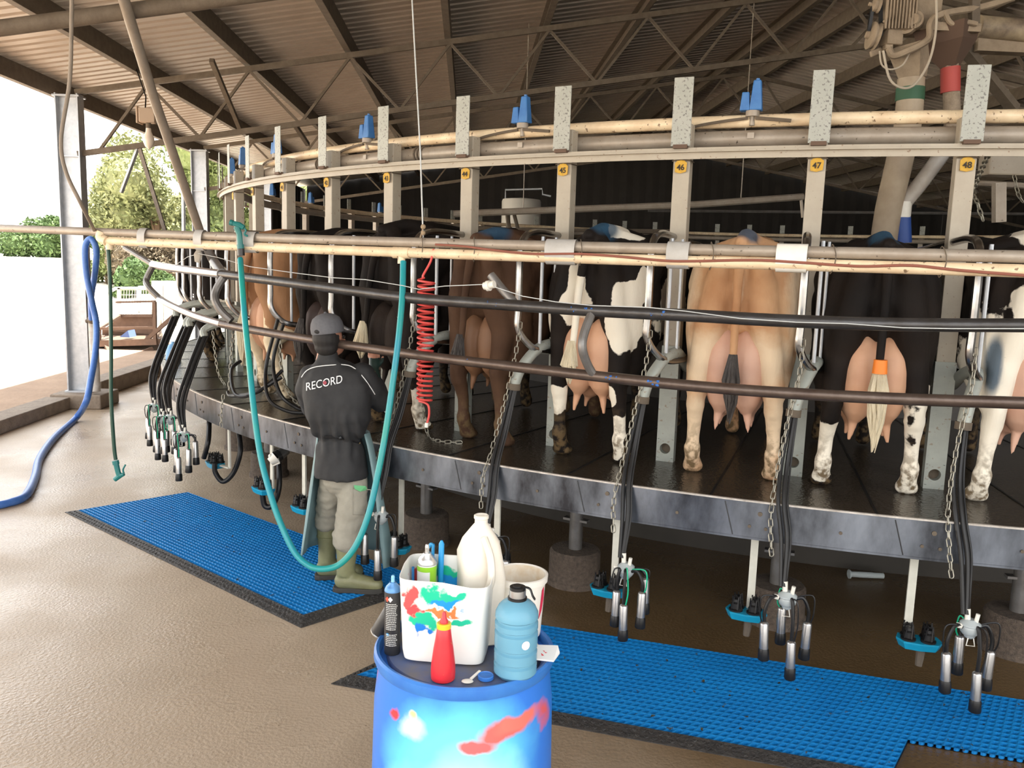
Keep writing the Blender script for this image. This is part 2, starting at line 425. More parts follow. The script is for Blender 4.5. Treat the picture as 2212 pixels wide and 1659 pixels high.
# pale pink low wall seen far behind the stall posts
b = MB(); b.box(sb(2.7, 12, 1.15), (3.4, .12, 2.1), rz=.056)
tag(b.obj('partition', M('pale pink blockwork', (.50, .33, .26), .8, 0, (.42, .27, .21), 5, .5), smooth=0), 'low pale pink block wall far behind the left stall posts', 'wall', kind='structure')
# vertical pipe beside the near post
r = thing('tap_standpipe', 'white standpipe with brass tap beside the nearest shed post', 'pipe', py(205, 850, 10.35))
b = MB(); b.cyl(py(207, 845, 10.35), py(201, 698, 10.35), .055); b.cyl(py(201, 698, 10.35), py(203, 692, 10.35), .07); b.obj('pipe', M('flaking white pipe', (.62, .60, .56), .7, 0, (.35, .30, .25), 14, .5), r)
b = MB(); b.ball(py(200, 690, 10.3), .06); b.cyl(py(186, 694, 10.3), py(212, 690, 10.3), .022); b.cyl(py(200, 690, 10.3), py(200, 675, 10.3), .03); b.obj('tap', dusty, r)
# lamp hanging under the truss
r = thing('hanging_lamp', 'bare pear-shaped lamp bulb under a dusty box hanging from the truss', 'lamp', py(315, 240, 10.0))
b = MB(); c = py(318, 250, 10.0); b.box(c, (.17, .14, .16), rz=.3); b.box(c + Vector((-.09, 0, 0)), (.02, .16, .19)); b.obj('ballast_box', M('dusty lamp box', (.50, .38, .28), .7), r, bevel=.008)
b = MB(); b.cyl(c + Vector((.01, 0, -.08)), c + Vector((.01, 0, -.15)), .028); b.obj('socket', dusty_d, r)
b = MB(); b.lathe([(.028, .0), (.032, -.04), (.06, -.11), (.062, -.16), (.04, -.21), (.01, -.235)], c + Vector((.01, 0, -.14)), 18); b.obj('bulb', M('dusty lamp glass', (.75, .65, .55), .25), r)
b = MB(); b.tube([c + Vector((-.02, 0, .07)), c + Vector((-.03, .05, .22)), sb(.95, -.35, zt(.95) + .10)], .008); b.obj('cord', black_p, r)
b = MB(); b.tube(smooth_pts([sb(-.42, 4.8, 3.9), sb(-.42, 4.8, 3.6), sb(-.27, 4.85, 3.4), sb(-.27, 4.85, 2.0), sb(-.27, 4.85, .1)]), .035); tag(b.obj('downpipe', galv), 'thin galvanised downpipe beside the second shed post', 'pipe')
# ================================================================== outside
lf = M('sunlit leaves', (.10, .135, .04), .7, 0, (.17, .20, .065), 1.2, .6)
lfb = M('dry twigs', (.16, .12, .07), .8, 0, (.09, .07, .045), 1.2, .6)
lf2 = M('pale leaves', (.15, .175, .065), .7, 0, (.22, .22, .10), 1.2, .6)
lf3 = M('green leaves', (.055, .11, .03), .7, 0, (.10, .15, .05), 1.2, .6)
bark = M('bark', (.16, .10, .06), .9, 0, (.08, .05, .03), 8, .6)
def tree(name, c, rx, ry, h, mat, label, nleaf=9000, seed=1, size=.13, z0=0):
    rng = np.random.RandomState(seed)
    r = thing(name, label, 'tree' if h > 2.5 else 'bush', (c[0], c[1], z0), 0, 'trees beyond the paddock')
    blobs = []
    for i in range(int(10 + h)):
        a = rng.uniform(0, 2 * pi); q = rng.uniform(0, .75); z = rng.uniform(.12, .82) * h
        k = 1 - .55 * max(0, z / h - .45)
        blobs.append((c[0] + rx * q * k * cos(a), c[1] + ry * q * k * sin(a), z0 + z, rng.uniform(.22, .42) * min(rx, h)))
    vs = []; fs = []
    for i in range(nleaf):
        bx, by, bz, br = blobs[rng.randint(len(blobs))]
        d = rng.normal(size=3); d /= np.linalg.norm(d); q = br * rng.uniform(.75, 1.05)
        p = np.array([bx, by, bz]) + d * q
        if p[2] < z0 + .05: continue
        u = rng.normal(size=3); u /= np.linalg.norm(u); w = np.cross(u, rng.normal(size=3)); w /= np.linalg.norm(w)
        s1 = size * rng.uniform(.5, 1.2); k = len(vs)
        vs += [tuple(p - u * s1), tuple(p + w * s1 * .45), tuple(p + u * s1), tuple(p - w * s1 * .45)]; fs.append((k, k + 1, k + 2, k + 3))
    b = MB(); b.add(vs, fs)
    for bx, by, bz, br in blobs: b.ball((bx, by, bz), br * .72, 10)
    b.obj('foliage', mat, r, smooth=0, fix=False)
    b = MB()
    b.tube([(c[0], c[1], z0 - .1), (c[0] + .1, c[1], z0 + h * .3), (c[0], c[1], z0 + h * .6)], [.22, .16, .08], 8)
    for i in range(0, min(8, len(blobs))): b.tube([(c[0], c[1], z0 + h * .2), blobs[i][:3]], [.09, .03], 6)
    b.obj('trunk', bark, r)
def T_(name, x, y, rx, ry, h, mat, lab, n, sd, size=.13): tree(name, (x, y), rx, ry, h, mat, lab, n, sd, size, bank(y) - .05)
T_('spreading_tree', -16.6, 39, 3.6, 3.2, 5.9, lf2, 'tall pale green bushy tree behind the nearest shed post', 17000, 3)
T_('spreading_tree', -11.9, 36, 3.6, 2.8, 6.4, lf, 'large yellow green tree filling the gap between the two nearest shed posts', 20000, 5)
T_('spreading_tree', -22.8, 43, 3.4, 3, 2.5, lf3, 'low darker green trees at the far left edge beyond the paddock', 13000, 7)
T_('spreading_tree', -9.2, 44, 2.6, 3, 6.3, lf, 'green tree seen between the second shed post and the stall posts', 12000, 9)
T_('scrub_bush', -12.6, 28.6, 2.5, 1.3, 1.9, lfb, 'wide dry brown twiggy bush behind the trailer', 16000, 11, .09)
T_('scrub_bush', -10.4, 28, 1.5, 1.2, 1.7, lfb, 'dry brown bush just left of the second shed post', 9000, 21, .09)
T_('scrub_bush', -11.4, 25.5, 1.0, .9, 1.25, lf3, 'small rounded green bush behind the trailer cage', 6000, 13, .08)
T_('scrub_bush', -13.6, 29, 1.5, 1.2, 1.5, lf, 'low bush right of the nearest shed post', 8000, 15, .09)
# cage trailer
rust = M('rusty trailer paint', (.17, .105, .07), .8, 0, (.10, .06, .04), 9, .6)
r = thing('cage_trailer', 'rusty farm trailer with mesh cage parked on the earth outside', 'trailer', pz(280, 760, .1))
Yt = 16.2
def tp(u, v, dy=0): return py(u, v, Yt + dy)
b = MB(); b.bar(tp(213, 742), tp(340, 738), .1, .12); b.bar(tp(213, 728, 1.6), tp(340, 724, 1.6), .1, .1); b.bar(tp(213, 742), tp(222, 728, 1.6), .1, .1); b.bar(tp(340, 738), tp(346, 724, 1.6), .1, .1)
b.add([tp(213, 738), tp(340, 734), tp(346, 722, 1.6), tp(222, 724, 1.6)], [(0, 1, 2, 3)]); b.obj('bed', rust, r, smooth=0)
b = MB(); b.bar(tp(335, 736), tp(334, 652), .06, .06); b.bar(tp(331, 728, 1.5), tp(333, 651, 1.4), .06, .06)
b.bar(tp(334, 652), tp(333, 651, 1.4), .05, .05); b.bar(tp(215, 738), tp(215, 710, .0), .05, .05); b.bar(tp(215, 710, .0), tp(260, 682, 1.4), .05, .05); b.bar(tp(215, 710), tp(334, 708), .05, .05); b.bar(tp(330, 682, 1.4), tp(260, 682, 1.4), .06, .06)
b.bar(tp(250, 653, 1.4), tp(333, 651, 1.4), .04, .04); b.bar(tp(310, 740), tp(378, 680), .07, .07); b.obj('side_frame', rust, r, smooth=0)
b = MB(); b.add([tp(262, 684, 1.45), tp(331, 684, 1.45), tp(331, 722, 1.5), tp(222, 724, 1.6), tp(222, 712, 1.5)], [(0, 1, 2, 3, 4)]); b.add([tp(335, 738), tp(346, 690, 1.6), tp(346, 722, 1.6)], [(0, 1, 2)]); ob = b.obj('side_panel', rust, r, smooth=0, fix=False); md = ob.modifiers.new('s', 'SOLIDIFY'); md.thickness = .03
b = MB()
for i in range(12): b.tube([tp(262 + i * 6, 625, 1.5), tp(260 + i * 6, 684, 1.4)], .008, 4)
for j in range(6): b.tube([tp(258, 626 + j * 11, 1.5), tp(330, 626 + j * 11, 1.5)], .008, 4)
b.bar(tp(252, 622, 1.5), tp(330, 622, 1.5), .05, .05); b.bar(tp(257, 622, 1.5), tp(258, 684, 1.5), .07, .05); b.bar(tp(252, 622, 1.5), tp(208, 645, .2), .05, .05); b.obj('mesh_cage', white_p, r, smooth=0)
b = MB(); cw = tp(221, 758, .3); b.tube([cw - Vector((.1, 0, 0)), cw + Vector((.1, 0, 0))], .2, 20); b.obj('wheel', black_r, r)
b = MB(); b.bar(tp(250, 786, -.4), tp(330, 752), .07, .07); b.bar(tp(228, 745), tp(246, 782, -.4), .06, .05); b.cyl(tp(250, 790, -.4), tp(250, 770, -.4), .05); b.obj('drawbar', rust, r)
b = MB(); b.poly([tp(258, 728, .3), tp(276, 714, .3), tp(280, 729, .3)], .3, (0, 1, 0)); tag(b.obj('feed_sack', M('faded blue sack', (.13, .20, .42), .8), smooth=0), 'faded blue sack lying on the trailer bed', 'sack')
# white fence panels
r = thing('white_gate', 'white painted fence with two thick posts behind the trailer', 'fence', tp(350, 680, 5))
for u in (343, 369):
    a_ = tp(u, 676, 4); b = MB(); b.bar(Vector((a_.x, a_.y, -.02)), tp(u, 607, 4), .27, .2); b.obj('fence_post', white_p, r, smooth=0)
b = MB()
for v in (622, 640, 660, 676): b.bar(tp(300, v, 4), tp(345, v - 1, 4), .06, .10)
b.bar(tp(300, 622, 4), tp(300, 676, 4), .1, .06)
for v in (618, 650, 672): b.bar(tp(340, v, 4), tp(400, v, 4), .06, .12)
b.obj('rail', white_p, r, smooth=0)
# ================================================================== rotary platform
skirtm = M('stained galvanised skirt', (.26, .29, .34), .30, .75, (.035, .036, .042), 4, .36, bump=.05, stretch=(1, 1, .45))
edge_m = M('worn bright deck edge', (.70, .66, .60), .4, .3, (.35, .31, .27), 25, .5)
deckm = M('wet dark deck concrete', (.055, .043, .030), .17, 0, (.022, .018, .014), 2.4, .5, col3=(.10, .08, .055), s3=60, a3=.28, bump=.25, bscale=45, spec=.6)
platform = thing('rotary_platform', 'round raised rotary milking platform with wet dark deck and galvanised skirt', 'milking platform', (PCX, PCY, 0))
def ring_mb(r0, r1, z0, z1, i0=-34, i1=33.37, n=360, mb=None):
    b = mb or MB(); k = n
    vs = []
    for j in range(k):
        t = 2 * pi * j / k
        for r, z in ((r0, z0), (r1, z0), (r1, z1), (r0, z1)): vs.append((PCX + r * sin(t), PCY - r * cos(t), z))
    fs = []
    for j in range(k):
        a = j * 4; c = ((j + 1) % k) * 4
        for q in range(4): fs.append((a + q, c + q, c + (q + 1) % 4, a + (q + 1) % 4))
    return b.add(vs, fs)
ring_mb(5.15, RR - .012, HD - .10, HD).obj('deck', deckm, platform, smooth=30)
# skirt built plate by plate with a small lip
b = MB(); ring_mb(RR - .012, RR, HD - .175, HD + .0, mb=b); ring_mb(RR - .05, RR, HD - .185, HD - .173, mb=b)
for i in range(-8, 12, 1): b.cur = 0
b.obj('skirt', skirtm, platform, smooth=30)
ring_mb(RR - .012, RR + .003, HD - .002, HD + .006).obj('edge_strip', edge_m, platform, smooth=30)
b = MB()
for i in range(-8, 12):
    for off, z in ((-.18, .055), (-.24, .12), (-.14, .125), (.30, .10)):
        p = pc(i + off, RR + .001, HD - z); d = pc(i + off, 1) - pc(i + off, 0); d.z = 0
        b.cyl(p, p + d.normalized() * .004, .011 if z < .06 else .008, 10)
b.obj('bolt', dusty_d, platform)
b = MB()
for i in range(-8, 12): b.bar(pc(i - .40, RR + .001, HD - .01), pc(i - .34, RR + .001, HD - .17), .004, .004)
b.obj('skirt_joint', black_p, platform)
# drag joints in the deck: radial strips
b = MB()
for i in range(-10, 12): b.bar(pc(i + .5, 5.2, HD + .001), pc(i + .5, RR - .02, HD + .001), .012, .004)
b.obj('deck_joint', black_r, platform)
# inner feed ring
fm = M('dark feed bin plastic', (.07, .06, .05), .6, 0, (.04, .035, .03), 9, .6)
ft = thing('feed_trough', 'dark ring of feed bins on the inner edge of the platform', 'feed trough', (PCX, PCY, 0))
b = ring_mb(5.1, 5.16, HD - .4, HD + .62); ring_mb(4.5, 4.56, HD - .4, HD + .5, mb=b); ring_mb(4.5, 5.16, HD - .42, HD - .38, mb=b); b.obj('bin', fm, ft, smooth=30)
b = MB()
for z in (HD + .95, HD + .72): b.tube([pc(i / 2, 5.3, z) for i in range(-68, 66)], .022, 8, closed=True)
b.obj('front_rail', greypipe, ft)
b = MB(); ring_mb(1.6, 1.64, 0, 1.25, mb=b); b.obj('inner_wall', conc2, ft, smooth=30)
# --- ring pipes
def arc(i0, i1, r, z, n=None):
    n = n or int(abs(i1 - i0) * 3) + 2
    return [pc(i0 + (i1 - i0) * k / (n - 1), r, z) for k in range(n)]
b = MB(); b.tube(arc(-34, 33, 7.30, 2.748, 260), .034, 12)
vac = b.obj('vacuum_pipe', creampipe); tag(vac, 'upper cream pipe circling the platform behind the stall plates', 'pipe')
r = thing('milk_line', 'thick grey pipe circling the platform just below the cream pipe', 'pipe', (PCX, PCY, 2.66))
b = MB(); b.tube(arc(-34, 33, 7.30, 2.655, 260), .046, 14); b.obj('pipe', greypipe, r)
for i in (-.5, 1.6, 3.28, 9.6):
    b = MB()
    for k in (-.045, 0, .045): b.tube([pc(i + k - .008, 7.30, 2.655), pc(i + k + .008, 7.30, 2.655)], .056, 14)
    b.obj('coupling', dusty, r)
b = MB()
b.tube(arc(-3.2, 33, 7.46, 2.566, 200), .0, 4) if 0 else None
P = arc(-3.1, 33, 7.455, 2.565, 200); Q = [p + Vector((0, 0, 0)) for p in P]
vs = []; 
for k, p in enumerate(P):
    o_ = Vector((p.x - PCX, p.y - PCY, 0)).normalized()
    for dx, dz in ((0, -.03), (.006, -.03), (.006, .004), (.03, .004), (.03, .010), (.006, .010), (.006, .03), (0, .03)): vs.append(p + o_ * dx + Vector((0, 0, dz)))
fs = [(8 * k + q, 8 * k + 8 + q, 8 * k + 8 + (q + 1) % 8, 8 * k + (q + 1) % 8) for k in range(len(P) - 1) for q in range(8)]
b = MB(); b.add(vs, fs)
tag(b.obj('flat_ring_rail', cream), 'cream flat steel rail bolted round the outside of the stall posts', 'rail')
# --- stall posts
tagnum = {9: '49', 8: '48', 7: '47', 6: '46', 5: '45', 4: '44', 3: '43', 2: '42', 1: '41', 0: '40'}
def mk_post(i):
    c = pc(i, RP, HD); t = th(i)
    return c, t
platem = M('mottled galvanised plate', (.38, .38, .34), .5, .15, (.31, .32, .28), 6, .5, col3=(.17, .165, .15), s3=75, a3=.40)
def make_post():
    r = thing('stall_post', 'x', 'post', (0, 0, 0), 0, 'numbered stall posts round the platform')
    # local: outward is -y
    b = MB(); z0 = .62; z1 = 1.86
    vs = []; w = .045; d = .07; tk = .006
    b.box((0, -.0, (z0 + z1) / 2), (2 * w, tk, z1 - z0)); b.box((-w + tk / 2, d / 2, (z0 + z1) / 2), (tk, d, z1 - z0)); b.box((w - tk / 2, d / 2, (z0 + z1) / 2), (tk, d, z1 - z0)); b.box((0, d, (z0 + z1) / 2), (2 * w, tk, z1 - z0))
    b.obj('column', cream, r, smooth=0, bevel=.003)
    # foot plate with a round hole near the ground
    b = MB(); w2 = .05; hz = .075; hr = .030; n = 24
    ring = [(hr * cos(2 * pi * k / n), hz + hr * sin(2 * pi * k / n)) for k in range(n)]
    def side(k):
        a = 2 * pi * k / n; cx_, cz_ = cos(a), sin(a); q = max(abs(cx_) / w2, abs(cz_) / .055); return (cx_ / q, hz + cz_ / q)
    outer = [side(k) for k in range(n)]
    for y in (-.012, -.004):
        pass
    vs = [(x, -.012, z) for x, z in ring] + [(x, -.012, z) for x, z in outer] + [(x, .03, z) for x, z in ring]
    fs = [(k, (k + 1) % n, n + (k + 1) % n, n + k) for k in range(n)] + [(k, (k + 1) % n, 2 * n + (k + 1) % n, 2 * n + k) for k in range(n)]
    b.add(vs, fs)
    b.box((0, -.008, .01), (.1, .008, .02)); b.box((0, -.008, (.13 + .66) / 2), (.1, .008, .53))
    b.box((-.047, .015, .33), (.006, .05, .66)); b.box((.047, .015, .33), (.006, .05, .66))
    b.obj('foot_channel', galv_l, r, smooth=0)
    b = MB(); b.box((0, .034, .1), (.09, .004, .18)); b.obj('foot_backing', dusty_d, r, smooth=0)
    b = MB(); T = Matrix.Rotation(R_(.3), 3, 'Y')
    b.box((.0, -.052, 1.915), (.104, .005, .355), m=T); b.obj('rubber_plate', platem, r, smooth=0, bevel=.002)
    b = MB(); b.box((0, -.045, 1.735), (.075, .04, .02)); b.obj('clip', rust, r, smooth=0)
    return r
galv_l = M('light galvanised channel', (.38, .40, .36), .5, .2, (.28, .30, .27), 9, .5, col3=(.25, .22, .17), s3=50, a3=.33)
p0 = make_post(); posts = {}
names = {9: 'stall post at the right edge beyond tag 48', 8: 'cream stall post with yellow tag 48, rightmost in view', 7: 'cream stall post with yellow tag 47, right of the tan cow', 6: 'cream stall post with yellow tag 46, left of the tan cow',
         5: 'cream stall post with yellow tag 45, left of the black and white cow', 4: 'cream stall post with curled yellow tag above the brown cow', 3: 'cream stall post rising behind the big black cow by the worker',
         2: 'cream stall post above the worker with bare white top plate', 1: 'cream stall post just right of the blue box pair at left', 0: 'cream stall post above the teal spray gun'}
first = True
for i in [9, 8, 7, 6, 5, 4, 3, 2, 1, 0, -1, -2, -3, -4, -5, -6]:
    lab = names.get(i, 'stall post number %s from the left end of the ring' % {-1: 'six', -2: 'five', -3: 'four', -4: 'three', -5: 'two', -6: 'one'}.get(i, ''))
    if i < 0: lab = {-1: 'slim stall post left of the teal spray gun', -2: 'stall post at the leftmost bend of the flat ring rail', -3: 'stall post partly behind the leftmost bend', -4: 'narrow stall post behind the bend, nearer the trees', -5: 'stall post on the far left side of the platform', -6: 'farthest left stall post on the back of the curve'}[i]
    q = dup(p0, pc(i, RP, HD), th(i), lab); posts[i] = q
    if i in (-4, -5, -6, 9): pass
    if i >= -1 and i <= 8:
        yt = MB(); c = pc(i, RP + .012, 2.50); o_ = Vector((sin(th(i)), -cos(th(i)), 0)); s_ = Vector((cos(th(i)), sin(th(i)), 0))
        def L3(x, z, d=0): return c + s_ * x + Vector((0, 0, z)) + o_ * d
        curl = (.0, .006, -.01, .012)[i % 4]
        pts = [(-.03, -.03), (.0, -.036), (.03, -.028), (.034, .018), (.014, .034), (-.016, .034), (-.032, .018)]
        k = len(pts)
        yt.add([L3(x, z, .004 + (abs(x) * .2 if curl else 0)) for x, z in pts] + [L3(x, z, .001 + (abs(x) * .2 if curl else 0)) for x, z in pts], [tuple(range(k)), tuple(range(2 * k - 1, k - 1, -1))] + [(a, (a + 1) % k, (a + 1) % k + k, a + k) for a in range(k)])
        t_ = yt.obj('number_tag', yellow, q, smooth=0)
        if i in tagnum:
            tx = text_mb(tagnum[i], .042, .0006, .0008); b = MB()
            b.add([L3(v[0], v[1] - .006, .009 + v[2] * .5) for v in tx.v], tx.f); b.obj('number', ink, t_, smooth=0, fix=False)
        b = MB(); b.tube([L3(-.05, .03, .002), L3(0, .036, .008), L3(.05, .03, .002), L3(.052, .03, -.08)], .003, 5); b.obj('wire_tie', dusty_d, q)
bpy.data.objects.remove(p0) if 0 else None
def kill(root):
    for c in list(root.children): kill(c)
    bpy.data.objects.remove(root)
kill(p0)
# far side posts (across the platform)
def far_post():
    r = thing('stall_post', 'x', 'post', (0, 0, 0), 0, 'stall posts on the far side of the platform')
    b = MB(); b.box((0, 0, .93), (.09, .07, 1.86)); b.obj('column', greypipe, r, smooth=0)
    b = MB(); b.box((0, -.05, 1.93), (.1, .005, .35)); b.obj('rubber_plate', platem, r, smooth=0); return r
p0 = far_post()
fl = {-9: 'first', -12: 'second', -15: 'third', -18: 'fourth', -21: 'fifth', -24: 'sixth', -27: 'seventh', -30: 'eighth'}
for i in range(-31, -7):
    dup(p0, pc(i, RP, HD), th(i), 'grey stall post on the dark far side of the platform')
kill(p0)
# --- blue pulsator boxes on the ring pipes
def pulsator():
    r = thing('pulsator', 'x', 'pulsator', (0, 0, 0), 0, 'blue pulsators along the ring pipes')
    def fr(c, w0, d0, w1, d1, h):
        b = MB(); c = Vector(c)
        vs = [c + Vector((sx_ * w, sy_ * d, z)) for z, w, d in ((0, w0, d0), (h, w1, d1)) for sx_, sy_ in ((-1, -1), (1, -1), (1, 1), (-1, 1))]
        b.add(vs, [(3, 2, 1, 0), (4, 5, 6, 7), (0, 1, 5, 4), (1, 2, 6, 5), (2, 3, 7, 6), (3, 0, 4, 7)]); return b
    fr((.016, 0, .0), .033, .033, .020, .022, .155).obj('housing', bluebox, r, smooth=30, bevel=.006)
    fr((-.040, 0, .0), .026, .030, .018, .024, .095).obj('side_box', bluebox, r, smooth=30, bevel=.004)
    b = MB(); b.cyl((.016, 0, .153), (.016, 0, .165), .01, 10); b.obj('top_nut', bluebox, r)
    b = MB(); b.cyl((0, 0, -.03), (0, 0, 0), .036, 16); b.cyl((0, 0, -.075), (0, 0, -.03), .014, 10); b.box((0, -.02, -.13), (.035, .01, .03)); b.obj('base', greypipe, r)
    b = MB(); b.tube(smooth_pts([(-.02, -.02, -.04), (-.12, -.03, -.05), (-.25, -.02, -.065), (-.32, .0, -.075)]), .008, 6); b.tube(smooth_pts([(.02, -.02, -.04), (.1, -.03, -.05), (.2, -.02, -.06)]), .010, 6); b.obj('hose', dusty, r)
    return r
p0 = pulsator()
for i, u, lab in ((None, 1628, 'light blue pulsator between stall posts 46 and 47'), (None, 1131, 'blue pulsator pair between stall posts 44 and 45'), (None, 794, 'blue pulsator left of the post above the big black cow'),
                  (None, 597, 'blue pulsator half hidden behind a narrow stall plate at left'), (None, 505, 'dark blue pulsator near the leftmost stall plates'), (None, 481, 'lowest leftmost blue pulsator at the bend of the pipes')):
    u0 = u; best = min(((abs(pjx - u0), k) for k in [x * .05 for x in range(-60, 190)] for pjx in [(lambda q: 1106 + FPX * ((q - Vector((0, 0, CH))).dot(rt)) / ((q - Vector((0, 0, CH))).dot(Fv)))(pc(k, 7.33, 2.83))] if not (u0 > 490 and k < -1.2)))
    k = best[1] if u > 490 else -2.6
    dup(p0, pc(k, 7.33, 2.795), th(k), lab)
for k, lab in ((-9, 'small blue pulsator far across the platform, beside the pale post'), (-12, 'small blue pulsator far across the platform, above the big black cow'), (-7, 'small blue pulsator on the far left curve')):
    dup(p0, pc(k, 7.33, 2.80), th(k), lab)
kill(p0)
# --- stall dividers: bent bright tube hoops plus thin rods
def divider():
    r = thing('stall_divider', 'x', 'stall divider', (0, 0, 0), 0, 'bent tube dividers between the cows')
    # local frame: origin at post foot on deck (r=RP); -y outward. Hoop tube out at r = 7.9
    y0 = -.46
    b = MB(); b.tube(smooth_pts([(-.02, .75, 1.23), (-.02, .0, 1.26), (-.02, y0 + .16, 1.265), (-.02, y0 + .03, 1.22), (-.02, y0, 1.10), (-.02, y0, .85), (-.02, y0 + .0, .74), (.015, y0 + .04, .66), (.06, y0 + .12, .615), (.09, -.05, .60), (.06, .6, .60)], 5), .0195, 10); b.obj('hoop', chrome, r)
    b = MB(); b.tube([(.055, y0 + .12, 1.24), (.055, y0 + .12, .63)], .010, 8); b.tube([(.085, y0 + .22, 1.24), (.085, y0 + .22, .62)], .008, 8); b.obj('rod', galv, r)
    b = MB(); b.tube([(-.02, .75, 1.22), (-.02, .75, .62), (-.02, 1.5, .60)], .02, 8); b.tube([(0, .7, 1.2), (0, 1.7, 1.2), (0, 2.1, .9)], .02, 8); b.obj('inner_rail', galv_d, r)
    return r
p0 = divider()
dl = {9: 'divider hoop at the right edge of the frame', 8: 'divider hoop beside stall post 48', 7: 'divider hoop beside stall post 47, right of the tan cow', 6: 'divider hoop beside stall post 46', 5: 'divider hoop left of the black and white cow',
      4: 'divider hoop behind the red coiled hose', 3: 'divider hoop above the worker', 2: 'divider hoop right of the light brown cow', 1: 'divider hoop left of the light brown cow', 0: 'divider hoop right of the teal hose',
      -1: 'divider hoop left of the teal hose', -2: 'leftmost bright divider hoop', -3: 'divider hoop behind the leftmost one', -4: 'far left divider hoop at the curve', -5: 'divider hoop on the far left side'}
for i in range(9, -6, -1): dup(p0, pc(i, RP, HD), th(i), 'bright bent-tube ' + dl[i])
kill(p0)
# --- milking clusters
def cluster(park=False, var=0):
    rng = random.Random(var)
    r = thing('milking_cluster', 'x', 'milking cluster', (0, 0, 0), 0, 'milking clusters hanging over the platform edge')
    # local: origin on floor below the claw, -y outward; claw at z .46
    cz = .47
    b = MB(); b.ball((0, 0, cz), (.042, .042, .04), 16); b.lathe([(.03, 0), (.043, .014), (.043, .022), (.02, .04)], (0, 0, cz), 16); b.ball((0, -.005, cz - .028), (.025, .025, .02), 12); b.obj('claw_bowl', clearp, r)
    b = MB(); b.cyl((-.012, 0, cz + .03), (-.016, .004, cz + .085), .012, 10); b.cyl((.018, -.01, cz + .03), (.024, -.01, cz + .07), .009, 8); b.cyl((-.04, -.015, cz + .01), (-.058, -.02, cz + .014), .012, 8)
    b.tube([(-.012, -.03, cz - .035), (-.018, -.034, cz - .068), (.016, -.034, cz - .068), (.010, -.03, cz - .035)], .003, 6); b.obj('claw_top', white_p, r)
    offs = [(-.035, -.05, -.10), (.018, -.075, -.14), (.095, .02, -.03), (.105, -.045, -.085)] if var % 2 == 0 else [(-.085, -.04, -.12), (-.02, .05, -.055), (.04, -.06, -.15), (.09, .01, -.075)]
    for k, (x, y, z) in enumerate(offs):
        x += rng.uniform(-.012, .012); z += rng.uniform(-.02, .02)
        t0 = Vector((x, y, cz + z)); tilt = Vector((rng.uniform(-.06, .06) - x * .2, rng.uniform(-.05, .05), -1)).normalized()
        b = MB(); b.tube([t0, t0 + tilt * .006, t0 + tilt * .012, t0 + tilt * .13], [.010, .018, .0205, .0215], 16); sh = b.obj('teat_cup', shellm, r)
        b = MB(); b.tube([t0 + tilt * .128, t0 + tilt * .135, t0 + tilt * .178, t0 + tilt * .184], [.0215, .0245, .026, .024], 16); b.obj('liner_mouth', black_r, sh)
        b = MB(); b.tube(smooth_pts([(x * .25, y * .25, cz), (x * .7, y * .7, cz + .015), (x, y, cz + z * .45), t0]), .0085, 7); b.obj('short_milk_tube', black_r, r)
        b = MB(); s_ = 1 if x > 0 else -1; b.tube(smooth_pts([(x * .2, y * .2, cz + .01), (x + s_ * .012, y - .01, cz + .02 + .015 * (k % 2)), (x + s_ * .022, y - .012, cz + z * .5), t0 + Vector((s_ * .012, -.005, 0))]), .0035, 6)
        b.obj('pulse_tube', M_green if k == 1 or (k == 3 and var % 2 == 0) else black_r, r)
    return r
M_green = M('green pulse tube', (.01, .42, .22), .35)
cl = [cluster(var=0), cluster(var=1)]
def bent_pipe_and_hoses(i, lab, bulge=.0, chainlen=.9):
    dz = {8: -.035, 7: -.015, 6: 0, 5: .02, 4: .0}[i]
    # elbow pipe carried by the post, black hoses and chain down to the claw
    def q(x, y, z): return pc(i, RP - y, HD) + Vector((cos(th(i)), sin(th(i)), 0)) * x + Vector((0, 0, z - HD))
    r = thing('cluster_hose_set', 'black hoses and bent pipe above ' + lab, 'hoses', q(0, -.45, 1.4), th(i), 'hose sets feeding the clusters')
    b = MB(); b.tube(smooth_pts([q(.07, .10, 1.40), q(.07, -.05, 1.47), q(.075, -.22, 1.51), q(.045, -.36, 1.48), q(.0, -.45, 1.38), q(-.02, -.48, 1.29)], 5), .030, 12); b.obj('bent_pipe', galv_l, r)
    b = MB(); b.tube([q(-.02, -.48, 1.30), q(-.022, -.482, 1.265)], .036, 12); b.obj('collar', dusty_d, r)
    for k, (dx, rr_) in enumerate(((-.012, .0105), (.014, .0115), (.03, .005))):
        b = MB(); b.tube(smooth_pts([q(-.02 + dx * .6, -.48, 1.29), q(-.045 + dx, -.55, 1.05), q(-.04 + dx - bulge * .3, -.64, .88), q(-.02 + dx, -.70, .72), q(-.012 + dx * .5, -.76, .530 + dz)], 6), rr_, 8)
        b.obj('hose', black_r, r)
    b = MB(); b.chain([q(-.0, -.47, 1.62), q(-.01, -.50, 1.45), q(-.05, -.53, 1.2), q(-.08, -.60, .95), q(-.085, -.68, .80), q(-.07, -.72, 1.55 - chainlen)]); tag(b.obj('hanging_chain', chainm), 'steel chain hanging in front of ' + lab, 'chain', 'chains hanging from the dividers')
cn = {8: 'the rightmost cluster, under stall post 48', 7: 'the cluster under stall post 47', 6: 'the cluster under stall post 46', 5: 'the cluster half hidden behind the white jug', 4: 'the cluster seen just left of the white container'}
for i in (8, 7, 6, 5, 4):
    c = pc(i + .02, 8.18, 0)
    dup(cl[0 if i == 6 else 1], c + Vector((0, 0, {8: -.035, 7: -.015, 6: 0, 5: .02, 4: .0}[i])), th(i), 'four steel teat cups hanging: ' + cn[i])
    bent_pipe_and_hoses(i, cn[i], .02 if i == 7 else 0)
